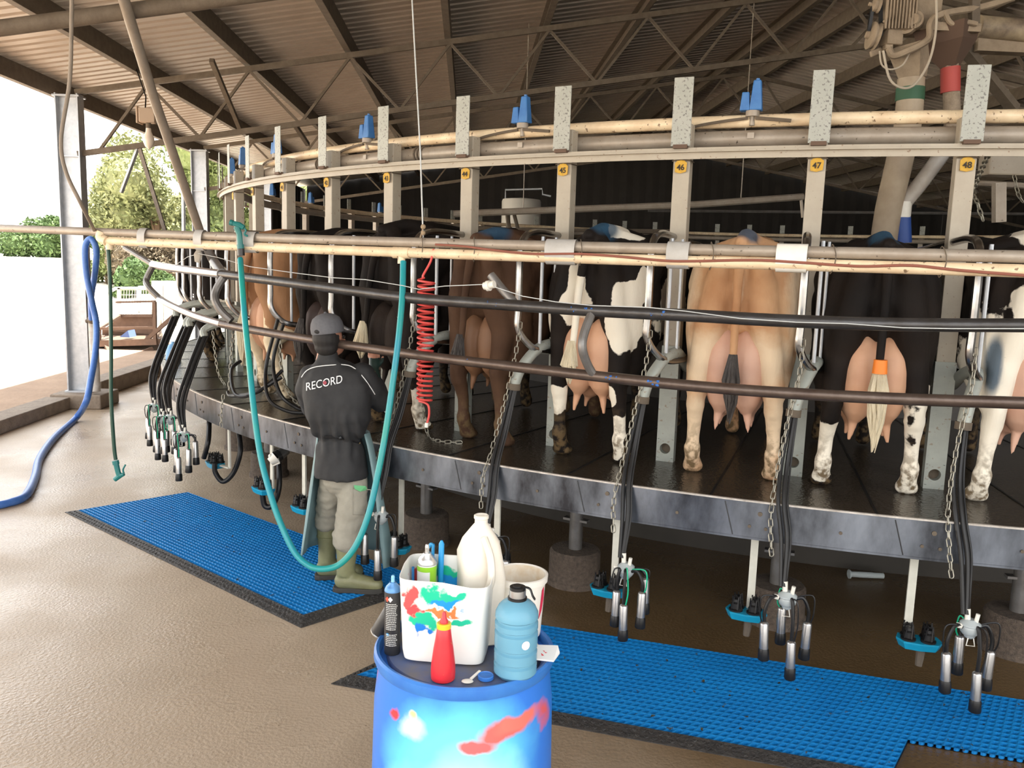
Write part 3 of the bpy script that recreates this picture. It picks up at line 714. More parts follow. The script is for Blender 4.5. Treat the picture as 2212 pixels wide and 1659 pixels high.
cnl = {-1.55: 'the leftmost teat cups', -.75: 'the back left bunch of teat cups', -.15: 'the middle cluster of the left bunch', .85: 'the front cluster of the left bunch'}
ql = {-1.55: py(334, 880, 7.2), -.75: py(352, 905, 6.8), -.15: py(368, 905, 6.5), .85: py(398, 942, 6.2)}
def hoses_left(lab, c, top):
    r = thing('cluster_hose_set', 'black hoses running down to ' + lab, 'hoses', c, 0, 'hose sets feeding the clusters')
    for k, dx in enumerate((-.02, .012, .035)):
        b = MB(); b.tube(smooth_pts([top + Vector((dx, 0, 0)), top.lerp(c, .35) + Vector((-.05 + dx, -.03, -.02)), top.lerp(c, .7) + Vector((-.07 + dx, -.03, 0)), c + Vector((dx * .4, 0, .035))], 6), .014 if k < 2 else .007, 8); b.obj('hose', black_r, r)
    a_ = atan2(top.x - PCX, -(top.y - PCY)); e_ = Vector((PCX + (RP - .1) * sin(a_ + .03), PCY - (RP - .1) * cos(a_ + .03), 1.42)); b = MB(); b.tube(smooth_pts([top + (c - top) * .08, top, top.lerp(e_, .3) + Vector((0, 0, .07)), top.lerp(e_, .7) + Vector((0, 0, .05)), e_], 5), .032, 10); b.obj('bent_pipe', galv_l, r)
for (k, c), top in zip(ql.items(), (py(385, 668, 7.6), py(408, 690, 7.2), py(415, 690, 6.9), py(446, 710, 6.55))):
    d = dup(cl[int(k * 3) % 2], (c.x, c.y, c.z - .47), -.5, 'four steel teat cups hanging: ' + cnl[k]); hoses_left(cnl[k], c, top)
for c in cl: kill(c)
for lab, pts in (('long steel chain left of the teal hose', [py(505, 700, 6.3), py(500, 760, 6.2), py(494, 850, 6.1)]), ('chain end hanging over the skirt at the left', [py(482, 858, 5.95), py(479, 880, 5.93), py(478, 925, 5.93)]),
                 ('chain beside the light brown cow hoof', [py(606, 710, 6.2), py(608, 800, 6.1), py(625, 850, 6.1), py(655, 885, 6.1)]), ('chain crossing the deck at the left', [py(460, 720, 7.2), py(470, 800, 7.1), py(485, 830, 7.0)]),
                 ('chain lying on the deck beside the brown cow', [py(905, 770, 5.2), py(912, 870, 5.2), py(925, 940, 5.15), pz(945, 952, HD + .01), pz(998, 956, HD + .01)]), ('chain hanging far right behind post 48', [pc(8.25, 7.26, 2.66), py(2105, 405, 5.0), py(2112, 440, 5.0), py(2125, 480, 5.0)]),
                 ('chain under the white box at top right', [py(2192, 385, 5.0), py(2200, 420, 5.0), py(2212, 440, 5.0)])):
    b = MB(); b.chain(pts) if 'far' not in lab else b.chain(pts, w=.012, ln=.045, r=.0045); tag(b.obj('hanging_chain', chainm), lab, 'chain')
# loops of rubber hose lying at the deck edge by the worker
for k, (pts, lab) in enumerate((([py(600, 690, 5.9), py(575, 790, 5.9), py(580, 860, 5.7), pz(620, 888, HD + .04), pz(660, 892, HD + .03)], 'thick black hose looping from the bent pipe to the deck by the worker'),
                 ([py(612, 700, 5.9), py(590, 780, 5.9), py(605, 850, 5.7), pz(640, 880, HD + .06), pz(662, 886, HD + .04)], 'second black hose looping down beside the worker'),
                 ([py(610, 800, 5.9), py(560, 845, 5.8), py(510, 853, 5.9), py(500, 800, 6.1), py(520, 780, 6.2)], 'black hose sagging above the deck right of the teal hose'),
                 ([py(608, 815, 5.8), py(575, 835, 5.8), py(545, 850, 5.8), py(500, 855, 5.95), py(492, 846, 6.0)], 'black hose hooked by the chain at the left'))):
    b = MB(); b.tube(smooth_pts(pts, 8), .013, 8); tag(b.obj('rubber_hose', black_r), lab, 'hose')
for k, (pts, lab) in enumerate((([py(515, 930, 6.4), py(519, 975, 6.3), py(505, 1020, 6.3), py(482, 1040, 6.3), py(465, 1020, 6.3), py(464, 1000, 6.3)], 'thick black drain hose looping under the left tray'),
                 ([py(601, 985, 5.9), py(603, 1050, 5.8), py(590, 1090, 5.8), py(572, 1092, 5.8), py(566, 1060, 5.8)], 'thick black drain hose looping under the second tray'),
                 ([py(452, 900, 6.6), py(450, 950, 6.4), py(440, 990, 6.4)], 'black drain hose at the left skirt'))):
    b = MB(); b.tube(smooth_pts(pts, 8), .020, 10); tag(b.obj('drain_hose', black_r), lab, 'hose')
# --- wash trays (jetters) hanging below the skirt
def tray(tail=True):
    r = thing('jetter_tray', 'x', 'wash tray', (0, 0, 0), 0, 'blue wash trays with black cups')
    b = MB(); out = [(-.10, .0), (-.075, -.05), (.0, -.06), (.075, -.05), (.10, -.01), (.085, .05), (-.085, .05)]
    b.poly([(x, y, 0) for x, y in out], .008, (0, 0, 1)); 
    b2 = [(x * .9, y * .9) for x, y in out]; n = len(out)
    b.add([(x, y, 0) for x, y in out] + [(x * .86, y * .86, -.03) for x, y in out], [(k, (k + 1) % n, n + (k + 1) % n, n + k) for k in range(n)] + [tuple(range(2 * n - 1, n - 1, -1))])
    b.obj('tray', bluetray, r, smooth=20)
    for (x, y) in ((-.05, -.015), (.035, -.02), (-.045, .03), (.04, .03)):
        b = MB(); b.lathe([(.034, .008), (.034, .016), (.024, .02), (.022, .045), (.017, .05), (.020, .055), (.018, .068), (.010, .07)], (x, y, 0), 14)
        for a in range(5): q = a * 2 * pi / 5; b.bar((x + .026 * cos(q), y + .026 * sin(q), .01), (x + .018 * cos(q + .4), y + .018 * sin(q + .4), .08), .006, .004)
        b.obj('jetter_cup', black_r, r)
    if tail: b = MB(); b.tube([(.01, .0, -.02), (.012, 0, -.06), (.008, -.005, -.12)], [.02, .02, .016], 8); b.obj('drain_stub', dusty_d, r)
    return r
p0 = tray(); p1 = tray(False)
arm_m = M('cream tray arm', (.66, .64, .55), .5, 0, (.52, .50, .42), 12, .5)
for (u, v, rr_, lab, uu, vv, src) in ((1313, 1272, 7.97, 'blue wash tray under stall post 46', 1335, 1118, p0), (1612, 1322, 7.97, 'blue wash tray under stall post 47', 1632, 1158, p0), (1985, 1384, 7.97, 'blue wash tray under stall post 48, rightmost', 1975, 1200, p0),
         (464, 1000, 8.0, 'blue wash tray hanging at the left above the blue mat', 498, 920, p1), (568, 1055, 8.0, 'blue wash tray crossed by the teal hose', 590, 960, p1), (655, 1096, 8.0, 'blue wash tray half hidden by the worker', 660, 1000, p1), (855, 1180, 7.97, 'dark wash tray just right of the worker', 870, 1040, p0), (1075, 1225, 7.97, 'wash tray hidden behind the white jug', 1078, 1070, p0)):
    p = pr(u, v, rr_); a = atan2(p.x - PCX, -(p.y - PCY))
    d = dup(src, p, a, lab)
    s_ = Vector((cos(a), sin(a), 0)); top = pr(uu, vv, rr_ - .05); top = Vector((p.x, p.y, HD - .1)) + s_ * ((top - p).dot(s_)) - Vector((sin(a), -cos(a), 0)) * .04
    b = MB(); b.bar(top, Vector((top.x, top.y, p.z + .0)) - s_ * 0, .036, .012, hint=Vector((sin(a), -cos(a), 0))); b.bar(Vector((top.x, top.y, p.z)), p + Vector((0, 0, -.005)), .03, .012); b.obj('arm', arm_m, d, smooth=0)
kill(p0); kill(p1)
# --- floor stands carrying the platform
def stand():
    r = thing('floor_stand', 'x', 'support stand', (0, 0, 0), 0, 'round concrete footings with steel stands under the platform')
    b = MB(); b.lathe([(.175, 0), (.172, .03), (.160, .04), (.158, .20), (.145, .215)], n=28); b.obj('footing', conc_st, r)
    b = MB(); b.cyl((0, 0, .21), (0, 0, .52), .042, 14); b.obj('pipe_leg', galv_d, r)
    b = MB(); b.box((0, 0, .40), (.16, .05, .014)); b.box((0, 0, .52), (.14, .10, .016)); b.cyl((0, 0, .52), (0, 0, .70), .034, 12); b.cyl((-.08, 0, .62), (.08, 0, .62), .06, 16); b.obj('bracket', galv_d, r); return r
p0 = stand()
sl = {8.74: 'below the rightmost wash tray', 6.95: 'behind the tan cow stall cluster', 5.18: 'right of the white jug, the best lit one', 3.44: 'just behind the white jug neck', 1.72: 'hidden behind the worker', .0: 'left of the worker by the silver claw', -.35 - 1.4: 'far left under the skirt', -3.5: 'far under the left curve'}
for k, lab in sl.items(): dup(p0, pc(k, 7.32, 0), th(k), 'concrete footing with steel stand, ' + lab)
kill(p0)
# inner pit wall seen in the dark below the deck
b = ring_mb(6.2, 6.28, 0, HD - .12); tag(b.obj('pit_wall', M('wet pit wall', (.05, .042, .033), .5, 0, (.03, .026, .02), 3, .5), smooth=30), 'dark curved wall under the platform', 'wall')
# odd bits under and over the deck
r = thing('spare_claw', 'silver claw and steel can hanging under the skirt left of the worker', 'milking claw', py(598, 985, 5.7))
c = py(598, 985, 5.75); b = MB(); b.tube([py(618, 972, 5.8), py(602, 984, 5.75)], [.036, .042], 16); b.obj('can', shellm, r)
b = MB(); b.tube([py(604, 983, 5.75), py(596, 988, 5.73)], [.045, .045], 16); b.obj('band', black_r, r)
b = MB(); b.tube([py(596, 988, 5.72), py(583, 998, 5.7)], [.045, .028], 12); b.ball(py(584, 985, 5.7), .015); b.tube([py(600, 990, 5.7), py(604, 1000, 5.7), py(590, 1006, 5.7)], .006, 6); b.obj('claw_top', white_p, r)
b = MB(); q_ = pz(1835, 1240, .03); e_ = q_ + Vector((.22, .0, -.005)); b.tube([q_, q_.lerp(e_, .5), e_], [.018, .02, .018], 12); b.cyl(q_ - Vector((.005, 0, 0)), q_ + Vector((.003, 0, 0)), .03); tag(b.obj('milk_filter', clearp), 'clear cylinder lying on the floor in the dark under the platform', 'canister')
# ================================================================== restraint rails in front of the platform
def arc_uv(uvs, r): return [pr(u, v, r) for u, v in uvs]
def railpts(pix, r):
    return smooth_pts([pr(u, v, r) for u, v in pix], 6)
r = thing('upper_rail', 'upper scuffed steel rail curving past the backs of the cows', 'rail', pr(1100, 655, 8.3))
U1 = [(478, 592), (620, 610), (760, 628), (900, 645), (1100, 659), (1300, 672), (1500, 682), (1700, 693), (1950, 701), (2230, 703)]
b = MB(); b.tube(railpts(U1, 8.3), .0285, 14); b.obj('rail', rail_d, r)
b = MB(); b.tube(smooth_pts([pr(330, 571, 8.3), pr(360, 577, 8.3), pr(420, 585, 8.3), pr(478, 592, 8.3)]), .0285, 14); b.obj('bright_end', rail_s, r)
pe = pr(330, 571, 8.3)
b = MB(); b.tube([pe, py(270, 535, pe.y + .3)], .022, 10); b.obj('stub', galv_d, r); b = MB(); b.tube([pr(480, 592, 8.3), py(462, 565, 6.7), py(432, 505, 6.65)], .036, 12); b.obj('stub', galv_d, r); b = MB(); b.tube([pr(1112, 655, 8.27), pr(1085, 625, 8.27), pr(1060, 594, 8.27)], [.022, .022, .022], 12); b.obj('stub', galv_d, r)
b = MB(); b.cyl(pr(1046, 618, 8.34), pr(1068, 614, 8.34), .019, 14); b.cyl(pr(1052, 618, 8.34), pr(1058, 617, 8.34), .026, 14); b.obj('insulator', white_p, r)
r = thing('lower_rail', 'lower brown scuffed steel rail in front of the cows legs', 'rail', pr(1100, 790, 8.3))
L1 = [(478, 700), (600, 722), (780, 750), (940, 772), (1100, 791), (1300, 814), (1500, 834), (1700, 849), (1950, 862), (2230, 871)]
b = MB(); b.tube(railpts(L1, 8.3), .0255, 14); b.obj('rail', rail_b, r)
b = MB(); b.tube(smooth_pts([pr(345, 645, 8.3), pr(370, 660, 8.3), pr(420, 682, 8.3), pr(478, 700, 8.3)]), .0255, 14); b.obj('bright_end', rail_s, r)
b = MB(); a0 = pr(330, 575, 8.3); a1 = pr(345, 645, 8.3); b.tube(smooth_pts([a0, py(316, 605, a0.y), py(322, 622, a0.y - .1), a1]), .024, 10); b.obj('link_bend', galv_d, r); b = MB()
b.tube(smooth_pts([pr(484, 598, 8.3), pr(468, 625, 8.34), pr(465, 648, 8.36), pr(478, 672, 8.34), pr(500, 693, 8.3)]), .026, 10); b.obj('link_bend', galv_d, r); b = MB()
b.tube(smooth_pts([pr(1280, 672, 8.3), pr(1262, 720, 8.36), pr(1258, 752, 8.38), pr(1268, 785, 8.34), pr(1283, 812, 8.3)]), .021, 10)
b.obj('link_bend', galv_d, r)
# paint marks on the rails
bp_m = M('blue paint mark', (.02, .12, .42), .6)
for (u, v, ln_, rr_, nm, host) in ((1065, 657, 8, .0292, 'blue', 0), (1240, 668, 6, .0292, 'blue', 0), (1275, 680, 5, .029, 'blue', 0), (1420, 680, 9, .0292, 'blue', 0), (1018, 784, 5, .0262, 'blue', 1), (1412, 824, 6, .0268, 'blue', 1), (1320, 813, 4, .0262, 'blue', 1)):
    rz_ = SC.objects[['upper_rail', 'lower_rail'][host]]; pts_ = U1 if host == 0 else L1
    vv_ = float(np.interp(u, [q[0] for q in pts_], [q[1] for q in pts_])); vw_ = float(np.interp(u + ln_, [q[0] for q in pts_], [q[1] for q in pts_]))
    b = MB(); q_ = pr(u, vv_, 8.3); dd_ = (pr(u + ln_, vw_, 8.3) - q_).normalized(); fr_ = -q_.normalized(); fr_.z = .1; a_, c_ = frame_from(dd_)
    for k_ in range(7): rn_ = random.Random(u + k_); b.ball(q_ + dd_ * rn_.uniform(-.03, .03) + fr_ * (rr_ - .004) + Vector((0, 0, rn_.uniform(-.012, .008))), (rn_.uniform(.005, .012), .006, rn_.uniform(.004, .008)), 8)
    b.obj('paint_mark', bp_m, rz_)
# pole from roof truss down to the rail
b = MB(); b.tube([py(266, -6, 5.55), py(330, 205, 6.0), py(432, 500, 6.64)], [.036, .034, .033], 12); tag(b.obj('hanger_pole', polem), 'long slanting round pole from the roof truss down to the upper rail', 'pole')
b = MB(); b.tube([pr(1258, 675, 8.32), pr(1268, 675, 8.32)], .03, 12)
# ================================================================== straight double pipe
E0 = py(-45, 491, 6.0); E1 = py(2262, 556, 3.32)
def dp(k, dz=0, dy=0): return E0.lerp(E1, k) + Vector((0, dy, dz * .92 - .015 * sin(pi * k)))
def kof(u):
    best = min(range(0, 401), key=lambda k: abs(1106 + FPX * ((dp(k / 400) - cam.location).dot(rt)) / ((dp(k / 400) - cam.location).dot(Fv)) - u)); return best / 400
cam.location = (0, 0, CH)
gp = thing('spray_pipe', 'long dusty grey pipe crossing the whole picture in front of the cows', 'pipe', dp(.5))
b = MB(); b.tube([dp(k / 30) for k in range(31)], .026, 14); b.obj('pipe', greypipe, gp)
ck = kof(232)
cp = thing('water_pipe', 'cream plastic water pipe tied under the long grey pipe', 'pipe', dp(.5, -.06))
b = MB(); b.tube([dp(ck + (1 - ck) * k / 30, -.060, -.012) for k in range(31)], .027, 14); b.obj('pipe', creampipe, cp)
b = MB(); k = kof(868); b.tube([dp(k - .008, -.062, -.012), dp(k + .008, -.062, -.012)], .031, 14); b.cyl(dp(k, -.062, -.012), dp(k, -.125, -.012), .022, 14); b.obj('tee', creampipe, cp)
b = MB(); k = ck; b.tube(smooth_pts([dp(k - .006, .0, -.01), dp(k - .007, -.04, -.02), dp(k + .002, -.062, -.02)]), .032, 12); b.cyl(dp(k + .004, -.06, -.012), dp(k + .004, -.12, -.012), .024, 12); b.obj('elbow', creampipe, cp)
tape = M('grey duct tape', (.48, .47, .45), .5, .1, (.38, .36, .33), 15, .5)
ti = 0
for u, w, nm in ((315, .005, 'grey duct tape wrap nearest the left end of the double pipe'), (435, .005, 'grey tape wrap beneath the roof pole'), (540, .010, 'torn wide duct tape wrap right of the teal spray gun'), (1212, .012, 'crumpled silver tape wrap left of the black and white cow'), (1468, .008, 'silver tape wrap beside stall post 46'), (1716, .010, 'clean white tape wrap beside stall post 47')):
    k = kof(u); b = MB(); ring = []
    for q in range(20):
        a = 2 * pi * q / 20; ring.append((.036 * cos(a) * (1.0), .068 * sin(a)))
    d = (E1 - E0).normalized(); nrm = Vector((-d.y, d.x, 0))
    vs = [dp(k + e, -.03 + z) - nrm * (x + .006) for e in (-w, w) for x, z in ring]
    b.add(vs, [(q, (q + 1) % 20, 20 + (q + 1) % 20, 20 + q) for q in range(20)]); tag(b.obj('tape_wrap', tape if u != 1716 else white_p), nm, 'tape', 'tape wraps on the double pipe')
for u, nm in ((1022, 'wire tie right of the coiled hose'), (1253, 'wire tie above the black and white cow'), (1538, 'wire tie above the left hip of the tan cow'), (1797, 'wire tie left of the orange banded black cow'), (2035, 'wire tie near the right end of the pipe'), (912, 'wire tie below the hanging string')):
    k = kof(u); b = MB(); b.tube([dp(k + .0005 * sin(q), -.03 + .068 * sin(q * pi / 8), -.006 + .036 * cos(q * pi / 8)) for q in range(16)], .0025, 5, closed=True); tag(b.obj('wire_tie', dusty_d), nm, 'wire tie', 'wire ties on the double pipe')
b = MB(); ks = [(945, 0), (1000, -.005), (1060, -.02), (1150, -.035), (1250, -.028), (1330, -.035), (1430, -.05), (1500, -.048), (1620, -.035), (1720, -.04), (1850, -.05), (1960, -.04), (2060, -.055), (2210, -.07)]
b.tube(smooth_pts([dp(kof(u), dz - .01, -.045) for u, dz in ks]), .006, 8); tag(b.obj('air_line', M('dusty red air line', (.26, .09, .06), .5)), 'thin dark red air line tied along the double pipe', 'hose')
# string holding the pipe from the roof
b = MB(); k = kof(912); b.tube([dp(k, .03), py(908, 330, dp(k).y + .05), py(889, -20, dp(k).y + .3)], .004, 6); b.obj
tag(b.obj('hanging_string', string_w), 'pale string running from the roof to the double pipe', 'string')
b = MB(); b.ball(dp(k, .09), .014); b.ball(dp(k, .055), .013); b.tube([dp(k, .09), dp(k - .003, .02), dp(k - .002, -.02)], .004, 5); tag(b.obj('rope_knot', M('old twine', (.33, .24, .15), .9)), 'brown twine knots where the string meets the pipe', 'knot')
# hanging cable at top left
b = MB(); b.tube(smooth_pts([py(155, -20, 5.0), py(154, 80, 5.05), py(150, 180, 5.1), py(132, 300, 5.1), py(142, 370, 5.1), py(175, 440, 5.1), py(205, 500, dp(kof(208)).y)], 10), .0115, 10)
tag(b.obj('dangling_hose', polem), 'dusty hose dropping from the roof to the left end of the pipe', 'hose')
# ---- teal hose loop with spray gun
gk = kof(514); ga = dp(gk, -.02, -.05); tk_ = kof(872)
r = thing('teal_hose', 'long teal hose hanging in a deep loop in front of the worker', 'hose', ga)
tp_ = [(519, 560), (522, 600), (528, 680), (538, 780), (548, 880), (562, 980), (582, 1060), (606, 1130), (636, 1192), (668, 1222), (700, 1229), (735, 1218), (768, 1180), (795, 1115), (815, 1030), (832, 940), (848, 830), (861, 730), (869, 640), (871, 565)]
n = len(tp_); b = MB(); b.tube(smooth_pts([py(u, v, ga.y - .03 + (dp(tk_).y - ga.y) * k / (n - 1) - .62 * sin(pi * k / (n - 1))) for k, (u, v) in enumerate(tp_)], 8), .0165, 12); b.obj('hose', tealhose, r)
b = MB(); b.cyl(py(871, 568, dp(tk_).y), py(871, 552, dp(tk_).y), .019, 12); b.cyl(py(520, 535, ga.y - .03), py(521, 552, ga.y - .03), .021, 12); b.obj('connector', black_p, r)
def gun(name, lab, f):
    r = thing(name, lab, 'spray gun', f(0, 0))
    b = MB(); b.tube([f(0, 0), f(-2, -22), f(-8, -38)], [.017, .017, .02], 10); b.tube([f(-16, -46), f(-2, -42), f(8, -36)], [.014, .018, .015], 10); b.tube([f(-22, -48), f(-16, -46)], [.017, .017], 12); b.obj('body', teal, r)
    b = MB(); b.tube(smooth_pts([f(8, -36), f(12, -30), f(9, -22), f(16, -18)]), .006, 8); b.obj('trigger', teal, r)
    b = MB(); b.cyl(f(0, 0), f(1, 9), .021, 12); b.obj('collar', teal, r)
    return r
gun('spray_gun', 'teal spray gun hooked over the double pipe at the top of the teal hose', lambda x, y: py(519 + x, 528 + y, ga.y - .04))
# dark green hose with gun at left
gY = dp(kof(233)).y
r = thing('green_hose', 'thin dark green hose hanging straight down at the left', 'hose', py(233, 520, gY))
b = MB(); b.tube(smooth_pts([py(228, 520, gY), py(234, 545, gY - .02), py(238, 620, gY - .02), py(240, 760, gY), py(240, 860, gY), py(246, 960, gY), py(250, 993, gY)], 8), .0125, 10); b.obj('hose', dkgreen, r)
r = thing('spray_gun', 'teal spray gun dangling at the bottom of the dark green hose', 'spray gun', py(250, 1000, gY))
f = lambda u, v: py(u, v, gY)
b = MB(); b.cyl(f(249, 995), f(251, 1003), .022, 10); b.tube([f(251, 1003), f(255, 1020), f(258, 1028)], [.018, .017, .018], 10); b.tube([f(248, 1036), f(258, 1028), f(268, 1024)], [.016, .018, .012], 10); b.obj('body', teal, r)
b = MB(); b.tube(smooth_pts([f(268, 1024), f(266, 1014), f(271, 1004)]), .006, 8); b.obj('trigger', teal, r)
# blue hose at left
r = thing('blue_hose', 'thick blue hose looped over the tap and trailing across the floor to the left edge', 'hose', pz(100, 950, 0))
bp_ = [(py(198, 690, 10.2)), py(197, 640, 10.1), py(205, 590, 10.0), py(208, 540, 9.9), py(196, 516, 9.9), py(184, 535, 9.9), py(186, 590, 9.9), py(198, 650, 9.9), py(208, 700, 9.9), py(206, 760, 9.6), py(196, 820, 9.35), py(186, 868, 9.15), pz(164, 903, .04), pz(118, 945, .03), pz(86, 990, .03), pz(76, 1030, .03), pz(56, 1070, .03), pz(20, 1086, .03), pz(-30, 1096, .03)]
b = MB(); rr_ = [.036] * 12 + [.035, .035, .034, .034, .032, .03, .03]; sp = smooth_pts(bp_, 8)
b.tube(sp, [rr_[min(i // 8, 18)] for i in range(len(sp))], 12); b.obj('hose', bluehose, r)
# red coiled hose
cY = dp(kof(938)).y - .03
r = thing('coiled_air_hose', 'red coiled air hose hanging from the double pipe', 'hose', py(930, 540, cY))
pts = [py(937, 538, cY), py(930, 565, cY), py(914, 595, cY), py(916, 600, cY)]
pts = smooth_pts(pts, 5); N = 23; top = py(921, 604, cY); bot = py(917, 868, cY)
for k in range(N * 14 + 1):
    q = k / 14; f_ = q / N; f2 = f_ ** 1.0; c = top.lerp(bot, f2 + .03 * sin(f2 * 3.1)); rad = .043 - .004 * f_
    pts.append(c + Vector((rad * cos(q * 2 * pi + 2.5), rad * sin(q * 2 * pi + 2.5), 0)))
pts += smooth_pts([pts[-1], py(924, 874, cY), py(927, 895, cY), py(922, 916, cY)], 5)[1:]
b = MB(); b.tube(pts, .0062, 8); b.obj('coil', redhose, r)
b = MB(); b.cyl(py(922, 913, cY), py(921, 923, cY), .010, 10); b.obj('end_fitting', white_p, r)
# thin fence wire
wp = [(320, 560), (345, 570), (380, 572), (405, 555), (430, 548), (470, 556), (540, 576), (640, 590), (720, 600), (790, 604), (870, 617), (905, 625), (960, 618), (1052, 614), (1075, 622), (1130, 640), (1200, 652), (1280, 660), (1400, 664), (1480, 672), (1600, 688), (1720, 696), (1830, 699), (1950, 708), (2060, 710), (2230, 710)]
b = MB(); b.tube([pr(u, v, 8.345) for u, v in wp], .0022, 5); tag(b.obj('fence_wire', string_w), 'thin wire strung loosely along the upper rail', 'wire')
b = MB(); rag = pr(430, 560, 8.3)
b.tube([pr(430, 535, 8.33), pr(428, 550, 8.34), pr(426, 566, 8.34)], [.006, .03, .018], 7, ry=[.006, .015, .01]); tag(b.obj('plastic_rag', M('dirty clear rag', (.5, .46, .40), .7)), 'crumpled dirty plastic rag tied at the roof pole foot', 'rag')
# ================================================================== cows
def coatmat(name, base, base2, white=(.80, .74, .62), rough=.75, thr=.0, edge=.36, skin=None, soft=.02):
    m = bpy.data.materials.new(name); m.use_nodes = True; nt = m.node_tree; N = nt.nodes; L = nt.links; b = N['Principled BSDF']
    b.inputs['Roughness'].default_value = rough; b.inputs['Specular IOR Level'].default_value = .22
    tx = N.new('ShaderNodeTexCoord')
    def noise_(sc, det=5, st=None):
        n = N.new('ShaderNodeTexNoise'); n.inputs['Scale'].default_value = sc; n.inputs['Detail'].default_value = det
        if st:
            mp = N.new('ShaderNodeMapping'); mp.inputs['Scale'].default_value = st; L.new(tx.outputs['Object'], mp.inputs[0]); L.new(mp.outputs[0], n.inputs['Vector'])
        else: L.new(tx.outputs['Object'], n.inputs['Vector'])
        return n.outputs[0]
    r = N.new('ShaderNodeValToRGB'); r.color_ramp.elements[0].color = (*base, 1); r.color_ramp.elements[1].color = (*base2, 1)
    r.color_ramp.elements[0].position = .38; r.color_ramp.elements[1].position = .62; L.new(noise_(3), r.inputs[0])
    a = N.new('ShaderNodeAttribute'); a.attribute_name = 'patch'
    ma = N.new('ShaderNodeMath'); ma.operation = 'MULTIPLY_ADD'; L.new(noise_(10, 8), ma.inputs[0]); ma.inputs[1].default_value = edge * 2; ma.inputs[2].default_value = -edge
    ad = N.new('ShaderNodeMath'); ad.operation = 'ADD'; L.new(a.outputs['Fac'], ad.inputs[0]); L.new(ma.outputs[0], ad.inputs[1])
    cr = N.new('ShaderNodeValToRGB'); cr.color_ramp.elements[0].position = .51 - soft; cr.color_ramp.elements[1].position = .51 + soft; L.new(ad.outputs[0], cr.inputs[0])
    mx = N.new('ShaderNodeMix'); mx.data_type = 'RGBA'; L.new(cr.outputs[0], mx.inputs[0]); L.new(r.outputs[0], mx.inputs[6]); mx.inputs[7].default_value = (*white, 1)
    # mud on the lower legs
    mu = N.new('ShaderNodeAttribute'); mu.attribute_name = 'mud'
    ml = N.new('ShaderNodeMath'); ml.operation = 'MULTIPLY'; L.new(mu.outputs['Fac'], ml.inputs[0]); 
    cn_ = N.new('ShaderNodeValToRGB'); cn_.color_ramp.elements[0].position = .42; cn_.color_ramp.elements[1].position = .60; L.new(noise_(28, 5), cn_.inputs[0]); L.new(cn_.outputs[0], ml.inputs[1])
    m2 = N.new('ShaderNodeMix'); m2.data_type = 'RGBA'; L.new(ml.outputs[0], m2.inputs[0]); L.new(mx.outputs[2], m2.inputs[6]); m2.inputs[7].default_value = (.13, .085, .04, 1)
    # dye mark on the rump
    dy = N.new('ShaderNodeAttribute'); dy.attribute_name = 'dye'
    m3 = N.new('ShaderNodeMix'); m3.data_type = 'RGBA'; L.new(dy.outputs['Fac'], m3.inputs[0]); L.new(m2.outputs[2], m3.inputs[6]); m3.inputs[7].default_value = (.03, .09, .16, 1)
    L.new(m3.outputs[2], b.inputs['Base Color'])
    bp = N.new('ShaderNodeBump'); bp.inputs['Strength'].default_value = .25; bp.inputs['Distance'].default_value = .01
    L.new(noise_(60, 3, (1, 1, .3)), bp.inputs['Height']); L.new(bp.outputs[0], b.inputs['Normal'])
    return m
c_black = coatmat('black coat', (.006, .0045, .004), (.014, .009, .0065))
c_brown = coatmat('dark brown coat', (.060, .030, .017), (.095, .050, .028))
c_tan = coatmat('tan coat', (.40, .20, .095), (.58, .35, .19), (.70, .54, .37), soft=.22)
c_jersey = coatmat('fawn coat', (.30, .15, .07), (.38, .21, .11), (.72, .60, .42))
udderm = M('pink udder skin', (.56, .31, .22), .55, 0, (.60, .38, .28), 5, .5, bump=.1)
uddero = M('orange pink udder skin', (.56, .29, .17), .55, 0, (.60, .36, .23), 5, .5, bump=.1)
hairw = M('pale tail hair', (.74, .66, .48), .8, 0, (.50, .42, .28), 30, .5, bump=.6, bscale=120, stretch=(1, 1, .1))
hairb = M('black tail hair', (.02, .016, .014), .6, 0, (.06, .05, .045), 60, .5, bump=.6, bscale=120, stretch=(1, 1, .1))
hornm = M('muddy hoof', (.10, .075, .045), .6, 0, (.20, .15, .09), 25, .5, bump=.3)
orange = M('orange band', (.85, .22, .02), .5)
def ell(p, e):
    return 1 - sqrt(((p.x - e[0]) / e[3])**2 + ((p.y - e[1]) / e[4])**2 + ((p.z - e[2]) / e[5])**2)
